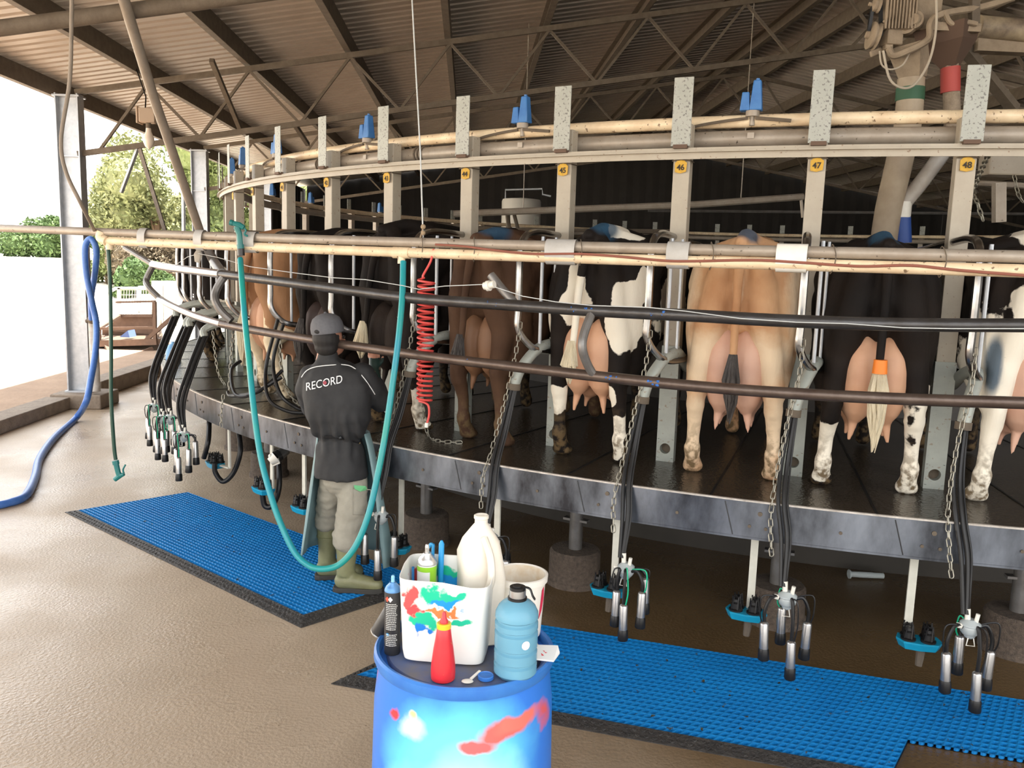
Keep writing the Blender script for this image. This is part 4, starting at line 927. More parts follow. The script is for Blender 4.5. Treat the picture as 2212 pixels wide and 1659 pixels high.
def cow(label, i, r0=7.62, coat=None, patches=(), W=1.0, H=1.0, fl=(-.19, 0), fr=(.19, 0), voxel=.0135, udder=1, um=None, tail='black', tailswing=0, band=None, turn=0, head=True, dye=None, spread=0, tailcol=None, uz=0, switch_z=.42, hideudder=False):
    root = thing('dairy_cow', label, 'cow', pc(i, r0, HD), th(i) + turn, 'dairy cows standing on the platform')
    Mx = wm(root)
    def T(x, y, z): return Vector((x * W, y, z * H))
    b = MB(); B_ = lambda p, r: b.ball(T(*p), r, 16)
    # torso barrel
    secs = [(-.02, .16, 1.03, .17), (.15, .225, .99, .24), (.40, .25, .95, .29), (.75, .285, .90, .33), (1.10, .27, .92, .33), (1.35, .22, .95, .30), (1.5, .15, .98, .22)]
    P = [T(0, y, z) for y, hw, z, hh in secs]
    b.tube(smooth_pts(P, 3), *[None] * 0, r=[float(np.interp(k / 3, range(7), [s[1] * W for s in secs])) for k in range(19)], n=20, ry=[float(np.interp(k / 3, range(7), [s[3] for s in secs])) for k in range(19)])
    # spine ridge, hooks, pins, tailhead
    b.limb([T(0, -.13, 1.225), T(0, .08, 1.262), T(0, .35, 1.24), T(0, .8, 1.20), T(0, 1.2, 1.22)], [.035, .045, .06, .07, .09], 12)
    for s in (-1, 1):
        b.limb([T(0, .22, 1.24), T(s * .15, .27, 1.19), T(s * .225, .30, 1.13)], [.05, .05, .052], 12)
        b.limb([T(s * .03, -.05, 1.20), T(s * .10, -.12, 1.12), T(s * .11, -.10, 1.0)], [.05, .055, .06], 12)
        b.limb([T(0, -.05, 1.13), T(0, -.05, .98), T(0, -.01, .84)], [.085, .10, .085], 14)
        b.limb([T(s * .20, .25, 1.07), T(s * .19, .10, 1.0)], [.10, .10], 14)
        f = fl if s < 0 else fr
        fx, fy = f
        # thigh / ham
        b.limb([T(s * .125, .06, 1.08), T(s * .145, .04, .92), T(s * .160, .05, .76), T(s * .175, .09, .62)], [.135, .135, .122, .095], 16)
        b.limb([T(s * .10, -.08, 1.03), T(s * .125, -.085, .86), T(s * .155, -.04, .70), T(fx * .92, -.06, .50)], [.080, .085, .076, .058], 14)
        b.limb([T(s * .20, .20, .95), T(s * .20, .27, .70), T(s * .19, .12, .58), T(fx * .93, -.04, .46)], [.10, .095, .088, .060], 14)
        b.limb([T(s * .175, .14, 1.13), T(s * .18, .02, 1.03), T(s * .185, -.01, .86), T(s * .19, .02, .70)], [.070, .078, .078, .066], 14)
        # hock and shank
        b.limb([T(fx * .93, -.055, .47), T(fx * .93, -.085, .455), T(fx * .95, -.05, .38)], [.050, .042, .052], 12)
        b.limb([T(fx * .95, -.05, .40), T(fx * .98, -.01 + fy, .26), T(fx, fy + .0, .15)], [.050, .037, .035], 12)
        b.limb([T(fx, fy, .14), T(fx, fy + .015, .085), T(fx, fy + .045, .045)], [.047, .041, .050], 12)
        b.limb([T(fx - .022, fy + .04, .030), T(fx - .026, fy + .085, .026)], [.034, .028], 10); b.limb([T(fx + .022, fy + .04, .030), T(fx + .026, fy + .085, .026)], [.034, .028], 10)
        # front legs
        b.limb([T(s * .17, 1.25, .95), T(s * .18, 1.20, .68), T(s * .13, 1.22, .42), T(s * .13, 1.22, .16), T(s * .13, 1.25, .05)], [.13, .09, .052, .036, .050], 12)
    if head:
        b.limb([T(0, 1.35, 1.05), T(0, 1.70, 1.08), T(0, 1.92, 1.02)], [.19, .13, .11], 14)
        b.limb([T(0, 1.92, 1.04), T(0, 2.10, .88), T(0, 2.24, .72)], [.105, .085, .062], 14)
        for s in (-1, 1): b.limb([T(s * .08, 1.90, 1.10), T(s * .17, 1.88, 1.10), T(s * .21, 1.88, 1.07)], [.03, .035, .02], 8)
    me = remesh(b, voxel, 5, .5)
    n = len(me.vertices)
    pa = np.zeros(n, 'f'); mu = np.zeros(n, 'f'); dy_ = np.zeros(n, 'f')
    for k, v in enumerate(me.vertices):
        p = Vector((v.co.x / W, v.co.y, v.co.z / H)); val = -1.0
        for e in patches:
            q = ell(p, e) * (e[6] if len(e) > 6 else 1)
            if len(e) > 6 and e[6] < 0: val = min(val, -ell(p, e) * 1.0)
            else: val = max(val, q)
        pa[k] = min(max(.5 + val * .8, 0), 1)
        mu[k] = max(0, min(1, (.34 - p.z) / .26)) * .95
        if dye: dy_[k] = max(0, min(1, ell(p, dye) * 3)) * .85
    for nm, ar in (('patch', pa), ('mud', mu), ('dye', dy_)):
        at = me.attributes.new(nm, 'FLOAT', 'POINT'); at.data.foreach_set('value', ar)
    me.transform(Mx); mesh_obj('body', me, coat, root)
    # udder with teats
    if udder:
        b = MB(); u0 = .60 - .05 * udder + uz; rx = .066 + .028 * udder; rz = .17 + .06 * udder
        for s in (-1, 1):
            b.ball(T(s * .066, .0, u0 + .04), (rx * W, .14, rz), 18); b.ball(T(s * .06, .16, u0 + .0), (rx * W, .15, rz), 16)
            for yy in (-.01, .16): b.limb([T(s * .075, yy, u0 - rz * .85), T(s * .085, yy - .01, u0 - rz - .045)], [.024, .011], 10)
        me = remesh(b, .012, 4, .5); me.transform(Mx); mesh_obj('udder', me, um or udderm, root)
    # tail
    b = MB(); sw = tailswing
    tp2 = [T(0, -.06, 1.225), T(.0, -.135, 1.185), T(sw * .2, -.170, 1.06), T(sw * .5, -.178, .90), T(sw * .8, -.172, .72), T(sw, -.175, .60)]
    b.tube(smooth_pts(tp2, 5), [float(np.interp(k, [0, 5, 12, 25], [.036, .028, .022, .017])) for k in range(26)], 10)
    me = bpy.data.meshes.new('tail'); me.from_pydata(b.v, [], b.f); me.shade_smooth()
    tr = tailcol if tailcol is not None else 0
    at = me.attributes.new('patch', 'FLOAT', 'POINT'); at.data.foreach_set('value', np.array([.95 if (tr and v.co.z < 1.02 * H) else .05 for v in me.vertices], 'f'))
    me.transform(Mx); tl_ = mesh_obj('tail', me, coat, root)
    b = MB(); rng = random.Random(int(i * 10) + 50); z0 = .64
    for k in range(60):
        a = rng.uniform(0, 2 * pi); q = rng.uniform(.3, 1); rad = .040 * q
        z1 = switch_z + rng.uniform(-.06, .08)
        b.tube([T(sw + .012 * cos(a), -.180 + .012 * sin(a), z0 + .03), T(sw + rad * cos(a), -.2 + rad * sin(a), z0 - .10), T(sw + rad * .8 * cos(a + .4), -.2 + rad * .8 * sin(a + .4), (z0 + z1) / 2 - .05), T(sw + rad * .25 * cos(a), -.2 + rad * .25 * sin(a), z1)], [.010, .010, .009, .002], 5)
    b2 = MB(); b2.add([Mx @ Vector(v) for v in b.v], b.f); b2.obj('tail_switch', hairw if tail == 'white' else hairb, tl_)
    if band:
        b = MB(); b.tube([Mx @ T(sw, -.2, band + .03), Mx @ T(sw, -.2, band - .035)], [.030, .034], 14); b.obj('tail_band', orange, root)
    return root
cow('tan and white cow with dark muddy tail switch and dye on the rump', 6.55, coat=c_tan, W=1.0, udder=1.15, tail='black', um=udderm, dye=(.03, .02, 1.29, .10, .22, .10),
    patches=[(-.30, .5, 1.0, .13, .7, .35), (.31, .5, 1.0, .11, .7, .35), (0, -.20, .98, .03, .07, .20), (-.2, .1, .30, .12, .3, .26), (.2, .1, .30, .12, .3, .26), (-.13, .0, .62, .16, .3, .16), (.13, .0, .62, .15, .3, .16)], fl=(-.20, .0), fr=(.215, .0), switch_z=.38)
cow('black and white cow with white tail line and ragged white patches on both hind legs', 5.44, coat=c_black, W=1.06, H=1.02, udder=1.05, tail='white', um=uddero, dye=(0, .05, 1.3, .14, .2, .12), tailcol=1, tailswing=-.05, switch_z=.5,
    patches=[(-.045, -.16, .98, .042, .14, .20), (-.05, -.15, .84, .085, .14, .11), (.20, -.04, .92, .075, .18, .08), (.185, -.04, .78, .085, .18, .17), (.265, -.02, .99, .03, .14, .10), (-.17, 0, .35, .065, .14, .10), (-.25, .02, .76, .04, .14, .10), (.14, -.04, .38, .045, .14, .07), (.175, 0, .17, .045, .14, .14), (.10, .22, 1.27, .12, .18, .06), (.26, .5, .80, .12, .3, .2)], fl=(-.17, -.01), fr=(.18, -.02))
cow('black cow with orange tail band and white switch over a pink udder', 7.48, coat=c_black, W=1.04, udder=1.1, tail='white', um=uddero, band=.66, dye=(.0, .05, 1.3, .12, .2, .12), tailcol=0, switch_z=.30,
    patches=[(-.19, 0, .20, .10, .14, .17), (.205, 0, .42, .11, .12, .16), (.2, 0, .12, .08, .12, .16), (-.30, .12, .72, .03, .1, .10), (0, -.19, .70, .045, .06, .07)], fl=(-.19, .02), fr=(.20, 0))
cow('dark brown cow with swollen muddy fetlock behind the red coiled hose', 4.45, coat=c_brown, W=.97, H=1.0, udder=.55, tail='black', um=M('brown udder skin', (.20, .10, .05), .6), tailswing=-.06, dye=(-.02, .05, 1.29, .12, .2, .12), switch_z=.55, patches=[(-.06, -.20, .62, .04, .05, .05)], fl=(-.17, .02), fr=(.15, -.03))
cow('big black cow beside the worker, white and pink on the udder', 3.42, coat=c_black, W=1.1, H=1.04, udder=1.1, tail='white', tailswing=-.10, um=coatmat('black and white udder', (.016, .012, .010), (.03, .02, .015)), patches=[(.19, 0, .14, .12, .16, .13), (.10, .0, .60, .05, .2, .12), (-.02, -.1, .50, .10, .2, .06)], tailcol=0, fr=(.19, 0), switch_z=.5)
cow('black cow half hidden behind the cap of the worker', 2.42, coat=c_black, W=1.04, udder=.9, tail='black', patches=[], tailswing=-.05, um=M('dark udder', (.05, .03, .025), .6))
cow('light brown cow with pale lower legs left of the worker', 1.22, coat=c_jersey, W=.95, H=1.0, udder=1.0, um=uddero, tail='white', tailswing=-.08, switch_z=.30, patches=[(-.18, 0, .25, .14, .3, .35), (.18, 0, .25, .14, .3, .35), (0, -.1, .60, .16, .2, .14)], fl=(-.17, 0), fr=(.17, 0))
cow('black and white cow at the right edge with blue green dye on its thigh', 8.52, coat=c_black, W=1.08, H=1.03, udder=1.2, um=udderm, tail='black', dye=(-.22, -.08, .66, .035, .1, .16),
    patches=[(-.16, 0, .55, .20, .3, .38), (-.20, 0, .15, .15, .2, .25), (-.13, -.1, .92, .06, .1, .14), (.1, .25, 1.28, .2, .3, .14), (.2, 0, .5, .2, .3, .5)], fl=(-.20, -.03), fr=(.2, 0))
cow('black cow standing far left on the curve, beyond the empty stalls', -2.4, coat=c_black, W=1.0, udder=0, patches=[(0, .6, .55, .5, .8, .16)], voxel=.024)
cow('black cow behind the leftmost one on the curve', -3.4, coat=c_black, W=1.0, udder=0, patches=[(.1, 1.9, .9, .2, .3, .2)], voxel=.024)
cow('third black cow along the far left curve', -4.4, coat=c_black, W=1.0, udder=0, voxel=.024)
for i, lab, cc in ((-12, 'dark cow facing out of the gloom across the platform, far left', c_black), (-15.5, 'dark cow across the platform behind the tank side', c_brown), (-19, 'dark cow across the platform behind the tan cow', c_black), (-20.2, 'reddish cow across the platform behind the tan cow', c_brown), (-23, 'dark cow across the platform behind the black cow', c_black)):
    cow(lab, i, coat=cc, udder=0, voxel=.03)
# ================================================================== worker
WX, WY = -.985, 4.74
wk = thing('person', 'person in dark jacket, grey cap, apron and green rubber boots reaching to the cow', 'person', (WX, WY, .02))
skin = M('skin', (.42, .20, .13), .55); hairm = M('short black hair', (.012, .010, .009), .7)
jacket_m = M('black work jacket', (.017, .017, .018), .75, 0, (.027, .027, .028), 25, .5, bump=.25, bscale=9)
cap_m = M('grey cap', (.13, .13, .14), .8, 0, (.10, .10, .11), 60, .5)
pants_m = M('khaki grey trousers', (.36, .34, .28), .85, 0, (.27, .25, .20), 7, .6, bump=.6, bscale=10)
boot_m = M('olive rubber boot', (.26, .27, .14), .45, 0, (.15, .14, .07), 9, .6, bump=.1)
sole_m = M('dark boot sole', (.035, .033, .028), .7)
apron_m = M('blue grey rubber apron', (.16, .25, .26), .5, 0, (.21, .32, .33), 4, .5, bump=.15)
glove_m = M('dark green glove', (.015, .035, .03), .35)
def wv(u, v, y=0): return py(u, v, WY + y)
# body: head, neck, torso core, arms with hands (one continuous surface)
hc = wv(709, 735, .0)
b = MB()
b.limb([wv(706, 800, .02), wv(707, 765, .01), hc + Vector((0, .01, -.02))], [.075, .058, .06], 16)
b.ball(hc + Vector((.0, .0, .02)), (.078, .092, .10), 20)
b.ball(hc + Vector((.035, .045, -.035)), (.05, .052, .055), 16)
b.limb([hc + Vector((.058, .075, .01)), hc + Vector((.072, .094, -.012))], [.014, .013], 8)
b.limb([hc + Vector((.055, .085, -.05)), hc + Vector((.062, .075, -.05))], [.014, .012], 8)
b.ball(hc + Vector((.066, .028, .0)), (.012, .016, .024), 8)
sR = wv(793, 812, .04); eR = wv(822, 868, .14); hR = wv(808, 800, .30); sL = wv(668, 815, .05); eL = wv(672, 880, .22); hL = wv(760, 850, .40)
b.limb([wv(730, 840, .02), wv(733, 920, 0), wv(738, 1000, 0)], [.085, .075, .07], 14)
b.limb([sR, eR, hR], [.055, .045, .03], 12); b.limb([sL, eL, hL], [.055, .045, .03], 12)
for h, d0 in ((hR, Vector((-.1, .5, .85))), (hL, Vector((.5, .6, .4)))):
    d0 = d0.normalized(); a_, c_ = frame_from(d0); b.limb([h, h + d0 * .035, h + d0 * .085], [.028, .032, .030], 10)
    for k in range(4):
        o_ = a_ * (k - 1.5) * .019; L_ = (.068, .078, .073, .058)[k]
        s0 = h + d0 * .088 + o_; b.limb([s0, s0 + d0 * L_ * .55 + c_ * .008, s0 + d0 * L_ * .9 + c_ * .026], [.0095, .0085, .0075], 8)
    s0 = h + d0 * .03 + a_ * .028; b.limb([s0, s0 + d0 * .03 + a_ * .022, s0 + d0 * .06 + a_ * .026], [.011, .010, .009], 8)
me = remesh(b, .006, 3, .4); me.materials.append(skin); me.materials.append(glove_m)
mesh_skin = me
for p in me.polygons:
    q = p.center; p.material_index = 1 if (q.y > WY + .16 and q.z < 1.36) else 0
me.transform(wm(wk).inverted()); ob = bpy.data.objects.new('body', me); SC.collection.objects.link(ob); ob.parent = wk
# face details
b = MB()
for dx in (.048, .074): b.ball(hc + Vector((dx, .088 - (dx - .048) * .6, .016)), .008, 8)
b.obj('eye', M('dark eye', (.02, .015, .01), .2), wk)
b = MB(); b.tube([hc + Vector((.03, .10, .02)), hc + Vector((.070, .085, .02)), hc + Vector((.082, .05, .018)), hc + Vector((.080, .015, .015))], .004, 6); b.ball(hc + Vector((.076, .070, .014)), (.006, .018, .012), 8); b.obj('glasses', black_p, wk)
b = MB(); b.ball(hc + Vector((-.006, -.010, .015)), (.082, .092, .085), 18); b.ball(hc + Vector((-.005, -.03, -.035)), (.068, .06, .055), 14); me = remesh(b, .006, 2); mesh_obj('hair', me, hairm, wk)
# cap
cc_ = hc + Vector((-.002, -.004, .045)); b = MB(); vs = []; T3 = Matrix.Rotation(R_(-7), 3, 'Y')
prof = [(1.0, 0), (1.01, .03), (.96, .055), (.82, .082), (.55, .10), (.25, .108), (.02, .110)]
nn = 28
for r_, z in prof:
    for j in range(nn): q = 2 * pi * j / nn; vs.append(cc_ + T3 @ Vector((.092 * r_ * cos(q), .104 * r_ * sin(q), z - .0)))
for r_, z in reversed(prof[:-1]):
    for j in range(nn): q = 2 * pi * j / nn; vs.append(cc_ + T3 @ Vector((.088 * r_ * cos(q), .100 * r_ * sin(q), z - .004)))
k = len(vs) // nn; fs = [(i * nn + j, i * nn + (j + 1) % nn, (i + 1) * nn + (j + 1) % nn, (i + 1) * nn + j) for i in range(k - 1) for j in range(nn)]
b.add(vs, fs); b.ball(cc_ + T3 @ Vector((0, 0, .110)), .009, 8); cp_ = b.obj('cap', cap_m, wk, smooth=50)
b = MB(); vs = []; dd = Vector((.80, .60, -.02)).normalized(); sd_ = Vector((-.60, .80, 0))
for r_, t_ in ((0, 0), (1, 0), (1, 1), (0, 1)): pass
nb_ = 10
for zt_ in (0, .005):
    for i in range(nb_ + 1):
        a = -1.15 + 2.3 * i / nb_; vs.append(cc_ + dd * .085 * cos(a) + sd_ * .085 * sin(a) + Vector((0, 0, .006 + zt_)))
    for i in range(nb_ + 1):
        a = -1.0 + 2.0 * i / nb_; vs.append(cc_ + dd * (.085 + .075 * cos(a * .9)) + sd_ * .082 * sin(a) + Vector((0, 0, .004 + zt_ - .012 * cos(a) * 0)))
n1 = nb_ + 1; fs = [(i, i + 1, n1 + i + 1, n1 + i) for i in range(nb_)] + [(2 * n1 + i, 3 * n1 + i, 3 * n1 + i + 1, 2 * n1 + i + 1) for i in range(nb_)] + [(n1 + i, n1 + i + 1, 3 * n1 + i + 1, 3 * n1 + i) for i in range(nb_)]
b.add(vs, fs); b.obj('brim', cap_m, cp_, smooth=50)
b = MB(); b.ball(cc_ + Vector((-.030, -.092, .010)), (.026, .010, .013), 10); b.obj('cap_opening', hairm, cp_)
# jacket
b = MB()
def ringsec(z, hw, hd, cxp, cyp=0): return (z, hw, hd, cxp, cyp)
secs = [(.700, .152, .150, -.985 + .010, 0), (.76, .150, .146, -.98, 0), (.86, .134, .125, -.985, 0), (.925, .114, .104, -.99, 0), (.965, .150, .115, -.99, -.012), (1.05, .182, .125, -.995, -.02), (1.15, .192, .128, -1.0, -.015), (1.25, .197, .12, -1.003, 0), (1.31, .175, .10, -1.01, .01), (1.355, .11, .075, -1.03, .015), (1.385, .065, .062, -1.05, .015)]
vs = []; nn = 28
for z, hw, hd, cx_, cy_ in secs:
    for j in range(nn):
        q = 2 * pi * j / nn; ex = .8; cq, sq = cos(q), sin(q)
        fold = 1 + .012 * sin(9 * q + z * 30) * (1 if z < 1.0 else .4)
        vs.append((cx_ + hw * abs(cq)**ex * (1 if cq > 0 else -1) * fold, WY + cy_ + hd * abs(sq)**ex * (1 if sq > 0 else -1) * fold, z))
k = len(secs); fs = [(i * nn + j, i * nn + (j + 1) % nn, (i + 1) * nn + (j + 1) % nn, (i + 1) * nn + j) for i in range(k - 1) for j in range(nn)] + [tuple(range(nn - 1, -1, -1)), tuple((k - 1) * nn + j for j in range(nn))]
b.add(vs, fs)
b.limb([wv(783, 808, .02), wv(800, 840, .05), eR], [.072, .072, .066], 14); b.limb([eR, eR.lerp(hR, .55)], [.062, .052], 14)
b.limb([wv(672, 812, .02), wv(664, 845, .06), eL], [.072, .070, .062], 14); b.limb([eL, eL.lerp(hL, .55)], [.06, .05], 14)
b.limb([wv(709, 782, .01), wv(709, 768, .005)], [.062, .060], 14)
jm = remesh(b, .010, 4, .5)
# wrinkles
for v in jm.vertices:
    p = v.co; wz_ = max(0, 1 - abs(p.z - .96) / .16); v.co += v.normal * (.012 * wz_ * sin(p.x * 95 + p.z * 8) * (1 if p.y < WY else 0) - .012 * max(0, 1 - abs(p.x + .995) / .02) * max(0, 1 - abs(p.z - 1.03) / .14) + .010 * noise.noise(Vector((p.x * 9, p.y * 9, p.z * 6))) + .004 * noise.noise(Vector((p.x * 22, p.y * 22, p.z * 16))))
bvh = BVHTree.FromPolygons([v.co.copy() for v in jm.vertices], [tuple(p.vertices) for p in jm.polygons])
jk = mesh_obj('jacket', jm, jacket_m, wk)
def on_back(u, v, off=.002):
    o_ = Vector((0, 0, CH)); d = dr(u, v).normalized(); h = bvh.ray_cast(o_, d)
    return (h[0] - d * off) if h[0] else wv(u, v, -.13)
tx = text_mb('RECORD', 30, .0, .012, 0)
def back_xy(x, y): return Vector((700 + x * TS, 828 - y * .82 - .15 * x, 0))
TS = 78 / (max(v[0] for v in tx.v) - min(v[0] for v in tx.v)); b = MB(); V = [on_back(*back_xy(v[0], v[1])[:2], .004) for v in tx.v]; b.add(V, tx.f); b.obj('lettering', whiteink, jk, smooth=0, fix=False)
b = MB(); b.add([on_back(701.5 + 4.2 * cos(q * pi / 6), 827 + 4.2 * sin(q * pi / 6), .006) for q in range(12)], [tuple(range(12))]); b.obj('badge', M('dark red badge', (.35, .06, .08), .6), jk, smooth=0, fix=False)
pl_ = [(651, 815), (662, 801), (680, 793), (710, 789), (745, 788), (765, 795), (785, 815), (800, 836), (810, 852)]
b = MB(); b.tube(smooth_pts([on_back(u, v, .004) for u, v in pl_], 5), .0026, 5); b.obj('piping', whiteink, jk)
b = MB(); b.tube(smooth_pts([on_back(700, 944, .004), on_back(735, 946, .008), on_back(776, 956, .006)], 5), .007, 6); b.ball(on_back(735, 946, .006), .013, 8); b.obj('apron_tie', black_p, wk)
# trousers
b = MB(); dz_ = 0
b.limb([(-.978, WY, .78), (-.978, WY, .70)], [.100, .115], 16)
lk, rk = (-1.075, WY + .13), (-.93, WY - .06)
b.limb([(-1.025, WY + .02, .70), (-1.055, WY + .07, .56), (-1.085, lk[1], .42), (-1.088, lk[1], .385)], [.080, .080, .076, .078], 16)
b.limb([(-.915, WY - .0, .70), (-.905, WY - .03, .55), (-.93, rk[1], .40), (-.935, rk[1], .34)], [.088, .088, .080, .084], 16)
pm = remesh(b, .010, 4)
for v in pm.vertices:
    p = v.co; amp = .010 if p.z < .62 else .006
    v.co += v.normal * (amp * noise.noise(Vector((p.x * 12, p.y * 12, p.z * 26))) + .004 * noise.noise(Vector((p.x * 30, p.y * 30, p.z * 50))))
tr_ = mesh_obj('trousers', pm, pants_m, wk)
pv = BVHTree.FromPolygons([v.co.copy() + wm(wk).translation for v in pm.vertices], [tuple(p.vertices) for p in pm.polygons])
def on_leg(u, v, off=.003):
    d = dr(u, v).normalized(); h = pv.ray_cast(Vector((0, 0, CH)), d); return (h[0] - d * off) if h[0] else wv(u, v, -.15)
b = MB(); pts = [on_leg(u, v, .014) for u, v in ((764, 1048), (790, 1050), (794, 1058), (778, 1062), (766, 1056))]; b.add(pts, [tuple(range(5))]); b.obj('pocket_cloth', M('pale green cloth', (.20, .62, .28), .7), wk, smooth=0, fix=False)
b = MB(); b.tube([on_leg(u, v, .002) for u, v in [(762 + 38 * k / 8, 1055 + 3 * k / 8) for k in range(9)] + [(801, 1058 + 52 * k / 8) for k in range(9)] + [(800 - 37 * k / 8, 1112) for k in range(9)] + [(762, 1110 - 54 * k / 8) for k in range(9)]], .0022, 4); b.obj('pocket_seam', pants_m, tr_)
# boots
for (x0, y0, rot, zt_, nm) in ((-1.088, WY + .14, .12, .40, 'boot'), (-.935, WY - .05, -.02, .375, 'boot')):
    b = MB(); dx = Vector((cos(rot), sin(rot), 0)); c0 = Vector((x0, y0, .02))
    b.tube([c0 + Vector((0, 0, zt_)), c0 + Vector((0, 0, .28)), c0 + Vector((0, 0, .17)) - dx * .004, c0 + Vector((0, 0, .10)) - dx * .01], [.070, .066, .054, .052], 18)
    b.limb([c0 - dx * .028 + Vector((0, 0, .062)), c0 + dx * .03 + Vector((0, 0, .065)), c0 + dx * .11 + Vector((0, 0, .052)), c0 + dx * .175 + Vector((0, 0, .045))], [.048, .050, .044, .040], 14)
    b.ball(c0 + Vector((0, 0, .12)), .05, 14)
    bo = mesh_obj('boot', remesh(b, .008, 4), boot_m, wk)
    b = MB(); sdv = Vector((-dx.y, dx.x, 0)); out = [(-.078, -.028), (-.082, .02), (-.05, .045), (.04, .040), (.12, .052), (.19, .044), (.218, .012), (.212, -.022), (.17, -.045), (.1, -.048), (.03, -.036), (-.05, -.044)]
    b.poly([c0 + dx * a + sdv * w + Vector((0, 0, -.002)) for a, w in out], .030, (0, 0, 1)); b.obj('sole', sole_m, bo, smooth=40, bevel=.004)
    b = MB(); b.tube([c0 + Vector((0, 0, zt_)), c0 + Vector((0, 0, zt_ - .015))], .0725, 18); b.tube([c0 + Vector((0, 0, .27)), c0 + Vector((0, 0, .263))], .0685, 18); b.obj('boot_band', boot_m, bo)
# apron: open shell in front of the body, both sides showing
b = MB(); vs = []; na, nz = 30, 12
for iz in range(nz + 1):
    f_ = iz / nz; z = .96 - f_ * (.96 - .19)
    for ia in range(na + 1):
        q = -118 + 236 * ia / na; q = R_(q)
        left = q < 0
        a = (.135 + .090 * f_) if left else (.165 + .150 * f_**.8); bb = .125 + .10 * f_
        wob = .012 * sin(q * 7 + f_ * 3) * f_
        zz = z + (.03 * f_ if left else -.02 * f_ * sin(q))
        shrink = 1.0
        x = -.985 + (a + wob) * sin(q); y = WY + .02 + (bb + wob) * cos(q) * (1 if cos(q) > 0 else 1.0)
        vs.append((x, y, zz))
m_ = na + 1; fs = [(i * m_ + j, i * m_ + j + 1, (i + 1) * m_ + j + 1, (i + 1) * m_ + j) for i in range(nz) for j in range(na)]
b.add(vs, fs); ap = b.obj('apron', apron_m, wk, smooth=60, fix=False); so_ = ap.modifiers.new('s', 'SOLIDIFY'); so_.thickness = .004
b = MB(); b.tube([on_back(776, 957, .006) + Vector((.004 * cos(q), 0, .004 * sin(q))) for q in [k * pi / 4 for k in range(8)]], .0018, 5, closed=True); b.obj('eyelet', M('brass', (.7, .5, .2), .3, .9), wk)
# ================================================================== mats
matb = M('blue mat rubber', (.008, .21, .54), .45, 0, (.006, .16, .45), 3, .5, col3=(.05, .05, .03), s3=26, a3=.30, spec=.3)
matk = M('black ramp edge', (.028, .026, .026), .55, 0, (.05, .045, .04), 20, .5, bump=.6, bscale=60)
def mat_grid(quad, nu, nv, zt_=.02, skip=None):
    P = [Vector((p[0], p[1], 0)) for p in quad]; vs = []; fs = []
    def bi(u, v): return P[0] * (1 - u) * (1 - v) + P[1] * u * (1 - v) + P[2] * u * v + P[3] * (1 - u) * v
    K = 8; rr_ = (.37, .35)
    for i in range(nu):
        for j in range(nv):
            if skip and skip((i + .5) / nu, (j + .5) / nv): continue
            k = len(vs); off = 0
            cs = [(0, 0), (.5, 0), (1, 0), (1, .5), (1, 1), (.5, 1), (0, 1), (0, .5)]
            for (a, c) in cs: q = bi((i + a) / nu, (j + c) / nv); vs.append((q.x, q.y, zt_ + .001 * ((a == .5) or 0)))
            for m__ in range(8):
                an = -3 * pi / 4 + m__ * pi / 4; q = bi((i + .5 + rr_[0] * cos(an)) / nu, (j + .5 + rr_[1] * sin(an)) / nv); vs.append((q.x, q.y, zt_ - .002))
            for m__ in range(8): x, y, z = vs[k + 8 + m__]; vs.append((x, y, .003))
            for m__ in range(8):
                n_ = (m__ + 1) % 8; fs.append((k + m__, k + n_, k + 8 + n_, k + 8 + m__)); fs.append((k + 8 + m__, k + 8 + n_, k + 16 + n_, k + 16 + m__))
    return vs, fs
def bi_(P, u, v): return P[0] * (1 - u) * (1 - v) + P[1] * u * (1 - v) + P[2] * u * v + P[3] * (1 - u) * v
